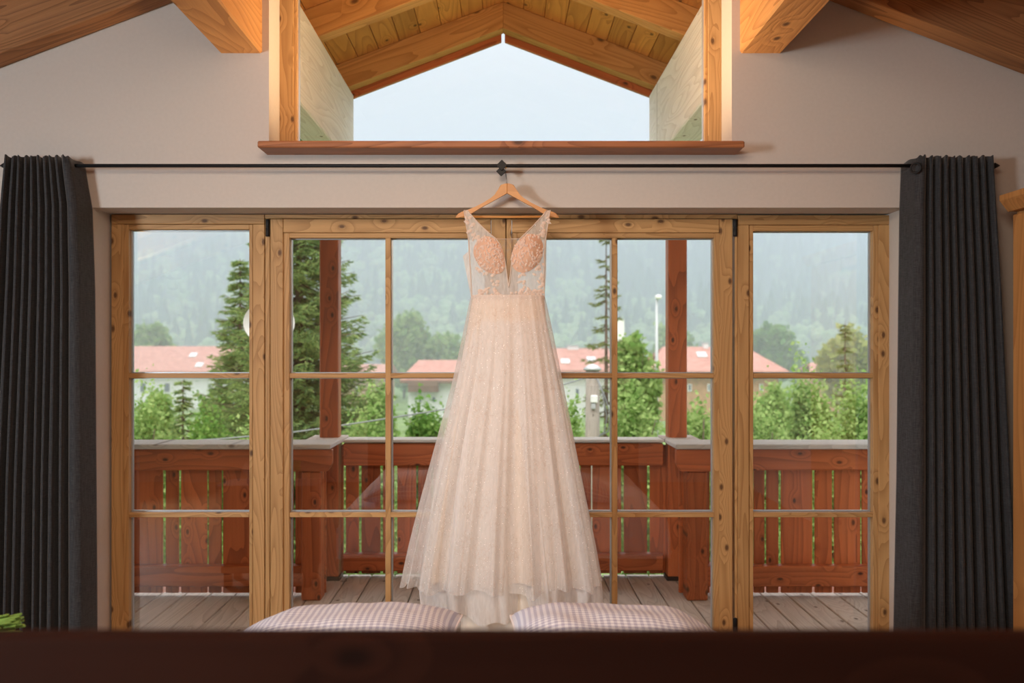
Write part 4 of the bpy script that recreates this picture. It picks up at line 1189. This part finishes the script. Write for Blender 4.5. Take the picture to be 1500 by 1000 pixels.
# bushes along the balcony
B = [
 ('leafy shrub in the lower left corner of the left side window', 208, 575, 90, 15, 'leaf', 5200),
 ('dense shrub behind the left railing beside the young spruce', 300, 590, 110, 14, 'leaf_dark', 5600),
 ('low shrub behind the left railing under the dark spruce', 372, 610, 90, 13, 'leaf', 4200),
 ('bright shrub right of the left roof post', 540, 588, 90, 16, 'leaf', 4600),
 ('shrub below the white chalet, left of the skirt', 620, 590, 80, 22, 'leaf_dark', 4200),
 ('shrub hidden behind the skirt above the front railing', 720, 585, 120, 17, 'leaf', 3500),
 ('shrub right of the skirt around the wooden pole', 836, 592, 80, 17, 'leaf', 4200),
 ('tall shrub between wooden pole and right roof post', 935, 560, 100, 18, 'leaf', 6200),
 ('shrub right of the right roof post', 1028, 580, 70, 16, 'leaf', 4400),
 ('shrub in the lower left corner of the right side window', 1120, 592, 80, 15, 'leaf', 4600),
 ('tall pale shrub in the middle of the right side window', 1185, 548, 90, 18, 'leaf', 6200),
 ('tall pale shrub at the right edge of the right side window', 1265, 540, 100, 17, 'leaf', 6200),
 ('shrub in front of the long white house wall in the left side window', 228, 572, 70, 34, 'leaf', 3600),
 ('shrub filling the gap under the eaves between the two left spruces', 318, 580, 70, 38, 'leaf_dark', 3600),
 ('pale shrub below the eaves between left roof post and muntin', 555, 572, 60, 36, 'leaf', 3400),
 ('low shrub in the garden left of the skirt, in front of the chalet', 625, 610, 70, 30, 'leaf', 3000),
 ('small shrub under the wooden house behind the right roof post', 1015, 598, 60, 34, 'leaf', 3000),
 ('broad shrub under the red roof in the right side window', 1135, 566, 80, 36, 'leaf', 4200),
 ('low bright shrub close behind the right railing', 1210, 622, 130, 12, 'leaf', 5200),
]
for i, (lab, px, yt, w, Y, mt, n_) in enumerate(B):
    bush('shrub', lab, 'bush', px, yt, w, Y, M[mt], 60 + i, int(n_ * 2.8), 0.046 * Y / 15, None, 'garden shrubs behind the balcony', clumps=90)

# ---- village houses
def house(label, Y, ridge, eave, yr, ye, yg, depth, wall, gable_mat, wins=(), skylights=(), chimneys=(), rot=0.0, timber=None):
    """ridge, eave: pixel spans of ridge and eaves; yr, ye, yg: pixel rows of ridge, eaves and ground"""
    zr, ze = PZ(yr, Y), PZ(ye, Y)
    zg = ground_h(0, Y) - 0.5
    x0, x1 = PX(eave[0], Y), PX(eave[1], Y); r0, r1 = PX(ridge[0], Y), PX(ridge[1], Y)
    h = empty('house', ((x0 + x1) / 2, Y + depth / 2, zg), label, 'house')
    t = 0.35
    yf, ym, yb = Y, Y + depth / 2, Y + depth
    v = [(x0, yf, ze), (x1, yf, ze), (r1, ym, zr), (r0, ym, zr), (x0, yb, ze), (x1, yb, ze)]
    v += [(a, b, c + t) for a, b, c in v]
    f = [(0, 1, 2, 3), (3, 2, 5, 4), (9, 8, 7, 6), (10, 11, 8, 9), (0, 6, 7, 1), (4, 5, 11, 10), (0, 3, 9, 6), (3, 4, 10, 9), (1, 7, 8, 2), (2, 8, 11, 5)]
    rf = mk('roof', v, f, M['tiles'], h, False, ((x0 + x1) / 2, ym, ze))
    ins = 0.9
    wx0, wx1 = min(x0 + ins, r0 + 0.3 if ridge[0] > eave[0] else x0 + ins), x1 - ins
    wx0 = x0 + ins
    mk('wall', [(wx0, yf + 1, zg), (wx1, yf + 1, zg), (wx1, yb - 1, zg), (wx0, yb - 1, zg), (wx0, yf + 1, ze), (wx1, yf + 1, ze), (wx1, yb - 1, ze), (wx0, yb - 1, ze),
                (max(wx0, r0 + 0.5), ym, zr - 0.5), (min(wx1, r1 - 0.5), ym, zr - 0.5)],
       [(0, 1, 5, 4), (1, 2, 6, 9, 5), (2, 3, 7, 6), (3, 0, 4, 8, 7), (4, 5, 9, 8), (6, 7, 8, 9)], wall, h, False, ((x0 + x1) / 2, ym, zg))
    box('eave_board', x0, x1, yf - 0.05, yf + 0.12, ze - 0.25, ze + 0.05, M['brown_timber'], h, 0.01)
    for (a, b, c, d) in wins:
        w = box('window', PX(a, Y + 1), PX(b, Y + 1), yf + 0.88, yf + 1.02, PZ(d, Y + 1), PZ(c, Y + 1), M['white'], h, 0.01)
        box('pane', PX(a, Y + 1) + 0.12, PX(b, Y + 1) - 0.12, yf + 0.84, yf + 0.9, PZ(d, Y + 1) + 0.12, PZ(c, Y + 1) - 0.12, M['window_dark'], w, 0)
    sl_ = (zr - ze) / (depth / 2)
    for (px, py) in skylights:
        z = PZ(py, Y + depth * 0.25)
        k = (z - ze) / (zr - ze)
        yy = yf + k * depth / 2
        o = box('skylight', -0.55, 0.55, -0.7, 0.7, -0.08, 0.08, M['white'], h, 0.02)
        o.location = Vector((PX(px, yy), yy, z + t + 0.1)) - WL[h]; o.rotation_euler = (math.atan(sl_), 0, 0)
        o2 = box('skylight_pane', -0.42, 0.42, -0.55, 0.55, 0.08, 0.10, M['spacer'], None, 0)
        o2.parent = o; o2.location = (0, 0, 0.0)
    for (px, y0, y1, w) in chimneys:
        ch = box('chimney', PX(px - w / 2, ym), PX(px + w / 2, ym), ym - 0.5, ym + 0.5, zr - 0.8, PZ(y0, ym), M['white'], h, 0.03)
        box('chimney_cap', PX(px - w / 2 - 1, ym), PX(px + w / 2 + 1, ym), ym - 0.6, ym + 0.6, PZ(y0, ym) + 0.02, PZ(y0, ym) + 0.16, M['grey_metal'], ch, 0.02)
    if timber:
        for (a, b, c, d) in timber:
            box('balcony', PX(a, Y), PX(b, Y), yf - 0.4, yf + 0.95, PZ(d, Y), PZ(c, Y), M['brown_timber'], h, 0.02)
    return h
house('long white house with pale red roof and skylight in the left side window', 150, (110, 350), (105, 355), 510, 547, 605, 16, M['wallwhite'], None, wins=[(205, 215, 560, 575), (240, 250, 560, 575), (318, 328, 560, 575)], skylights=[(283, 524), (292, 538)])
house('house with pale red roof between left roof post and muntin', 165, (478, 570), (474, 575), 537, 556, 600, 12, M['timber_wall'], None, wins=[(551, 557, 566, 576), (520, 526, 566, 576)])
house('white chalet with brown boarding under a pale red roof left of the skirt', 120, (608, 700), (586, 712), 532, 558, 600, 11, M['wallwhite'], None, wins=[(612, 619, 580, 590), (632, 639, 580, 590)], timber=[(598, 642, 557, 574)])
house('white house with broad red roof right of the skirt', 120, (770, 900), (766, 905), 514, 546, 600, 14, M['wallwhite'], None, wins=[(842, 849, 568, 581), (870, 877, 568, 581)], skylights=[(828, 534), (866, 531)], chimneys=[(839, 507, 514, 16)])
house('wooden house with red hipped roof behind the right roof post', 110, (985, 1112), (948, 1156), 512, 548, 600, 13, M['timber_wall'], None, wins=[(1007, 1013, 562, 573), (1036, 1041, 562, 573), (1112, 1118, 562, 573)], skylights=[(1028, 525)], chimneys=[(1033, 503, 512, 7)])
house('small house with orange roof in the right side window', 140, (1200, 1232), (1186, 1246), 535, 552, 590, 9, M['timber_wall'], None, wins=[(1210, 1216, 558, 566)])

# ---- poles, lamp, dish, cables
up = empty('utility_pole', (PX(868, 14), 14, -3.2), 'weathered wooden utility pole with cable box right of the dress', 'pole')
tube('pole_shaft', [(PX(868, 14), 14, -3.3), (PX(868, 14), 14, 0), (PX(868, 14), 14, PZ(541, 14))], [0.125, 0.105, 0.095], M['old_pole'], up, 14)
lathe('pole_cap', [(0.12, -0.02), (0.13, 0.0), (0.07, 0.05), (0.01, 0.07)], M['grey_metal'], up, (PX(868, 14), 14, PZ(540, 14)), 14)
box('cable_box', PX(864, 14), PX(874, 14), 13.84, 13.9, PZ(589, 14), PZ(578, 14), M['white'], up, 0.01)
box('cable_box', PX(865, 14), PX(871, 14), 13.85, 13.9, PZ(598, 14), PZ(590, 14), M['grey_metal'], up, 0.008)
for k, (dx, sag) in enumerate(((16, 0), (22, 6))):
    tube('drop_cable', [P(873, 550, 13.9), P(873 + dx * 0.6, 575 + sag, 13.9), P(873 + dx, 610, 13.9), P(873 + dx * 0.8, 632, 13.95), P(875, 640, 13.95)], 0.009, M['cable'], up, 6)
cb_ = [P(868, 550, 13.95)]
for px, py in ((800, 571), (720, 588), (640, 601), (560, 614), (480, 626), (425, 633.5), (364, 639), (320, 643), (200, 650), (60, 656)):
    cb_.append(P(px, py, 12.8))
tag(tube('overhead_cable', cb_, 0.0095, M['cable'], None, 8), 'grey overhead cable sagging from the wooden pole past the spruce', 'cable')
sl0 = empty('street_lamp', (PX(962, 45), 45, ground_h(PX(962, 45), 45)), 'slim grey street lamp left of the right roof post', 'street lamp')
tube('lamp_pole', [(PX(962, 45), 45, ground_h(0, 45)), (PX(962, 45), 45, 0), (PX(962, 45), 45, PZ(436, 45))], [0.10, 0.08, 0.055], M['grey_metal'], sl0, 10)
box('lamp_head', PX(960, 45), PX(968.5, 45), 44.8, 45.2, PZ(438, 45), PZ(432, 45), M['white'], sl0, 0.05)
wp_ = empty('white_panel', (PX(906, 45), 45, ground_h(0, 45)), 'blank white upright board on a post behind the right door muntin', 'sign')  # plain white upright panel on a thin post
box('board', PX(896.5, 45), PX(914.5, 45), 44.97, 45.03, PZ(505, 45), PZ(468, 45), M['white'], wp_, 0.01)
tube('post', [(PX(905, 45), 45.08, ground_h(0, 45)), (PX(905, 45), 45.08, PZ(480, 45))], 0.06, M['grey_metal'], wp_, 8)
dx_, dz_ = PX(394.5, 10), PZ(473, 10)
sd_ = empty('reflection_disc', (dx_, 10, ground_h(0, 10)), 'round white dish standing in for a reflected lamp, partly hidden by the frame left of the door', 'reflection')  # disc, mast and arm added for an indoor lamp's reflection in the glass
disc = lathe('disc', [(0.0, 0.05), (0.10, 0.042), (0.19, 0.02), (0.245, -0.01), (0.25, -0.014), (0.24, -0.004), (0.18, 0.03), (0.0, 0.06)], M['white'], sd_, (dx_, 10, dz_), 32, 'Y')
disc.scale = (1.04, 1, 0.87)
tube('mast', [(dx_ - 0.01, 10.09, ground_h(0, 10)), (dx_ - 0.01, 10.09, dz_ + 0.05)], 0.024, M['grey_metal'], sd_, 10)
tube('disc_arm', [(dx_, 10.0, dz_ - 0.2), (dx_, 9.85, dz_ - 0.16), (dx_, 9.72, dz_ - 0.02)], 0.008, M['grey_metal'], sd_, 6)

# ---- haze in the valley
def haze():
    m, n, l, out = new_mat('valley_haze')
    vs_ = N(n, l, 'ShaderNodeVolumeScatter', {'Color': (0.90, 0.95, 1.0, 1), 'Density': 0.0025, 'Anisotropy': 0.0})
    va_ = N(n, l, 'ShaderNodeVolumeAbsorption', {'Color': (0.38, 0.52, 0.78, 1), 'Density': 0.0017})
    ad_ = N(n, l, 'ShaderNodeAddShader', {0: vs_.outputs[0], 1: va_.outputs[0]})
    l.new(ad_.outputs[0], out.inputs['Volume'])
    o = box('haze', -1300, 1300, 55, 1250, -30, 135, m, None, 0)
    tag(o, 'thin bluish haze filling the valley in front of the mountain', 'haze', kind='stuff')
haze()
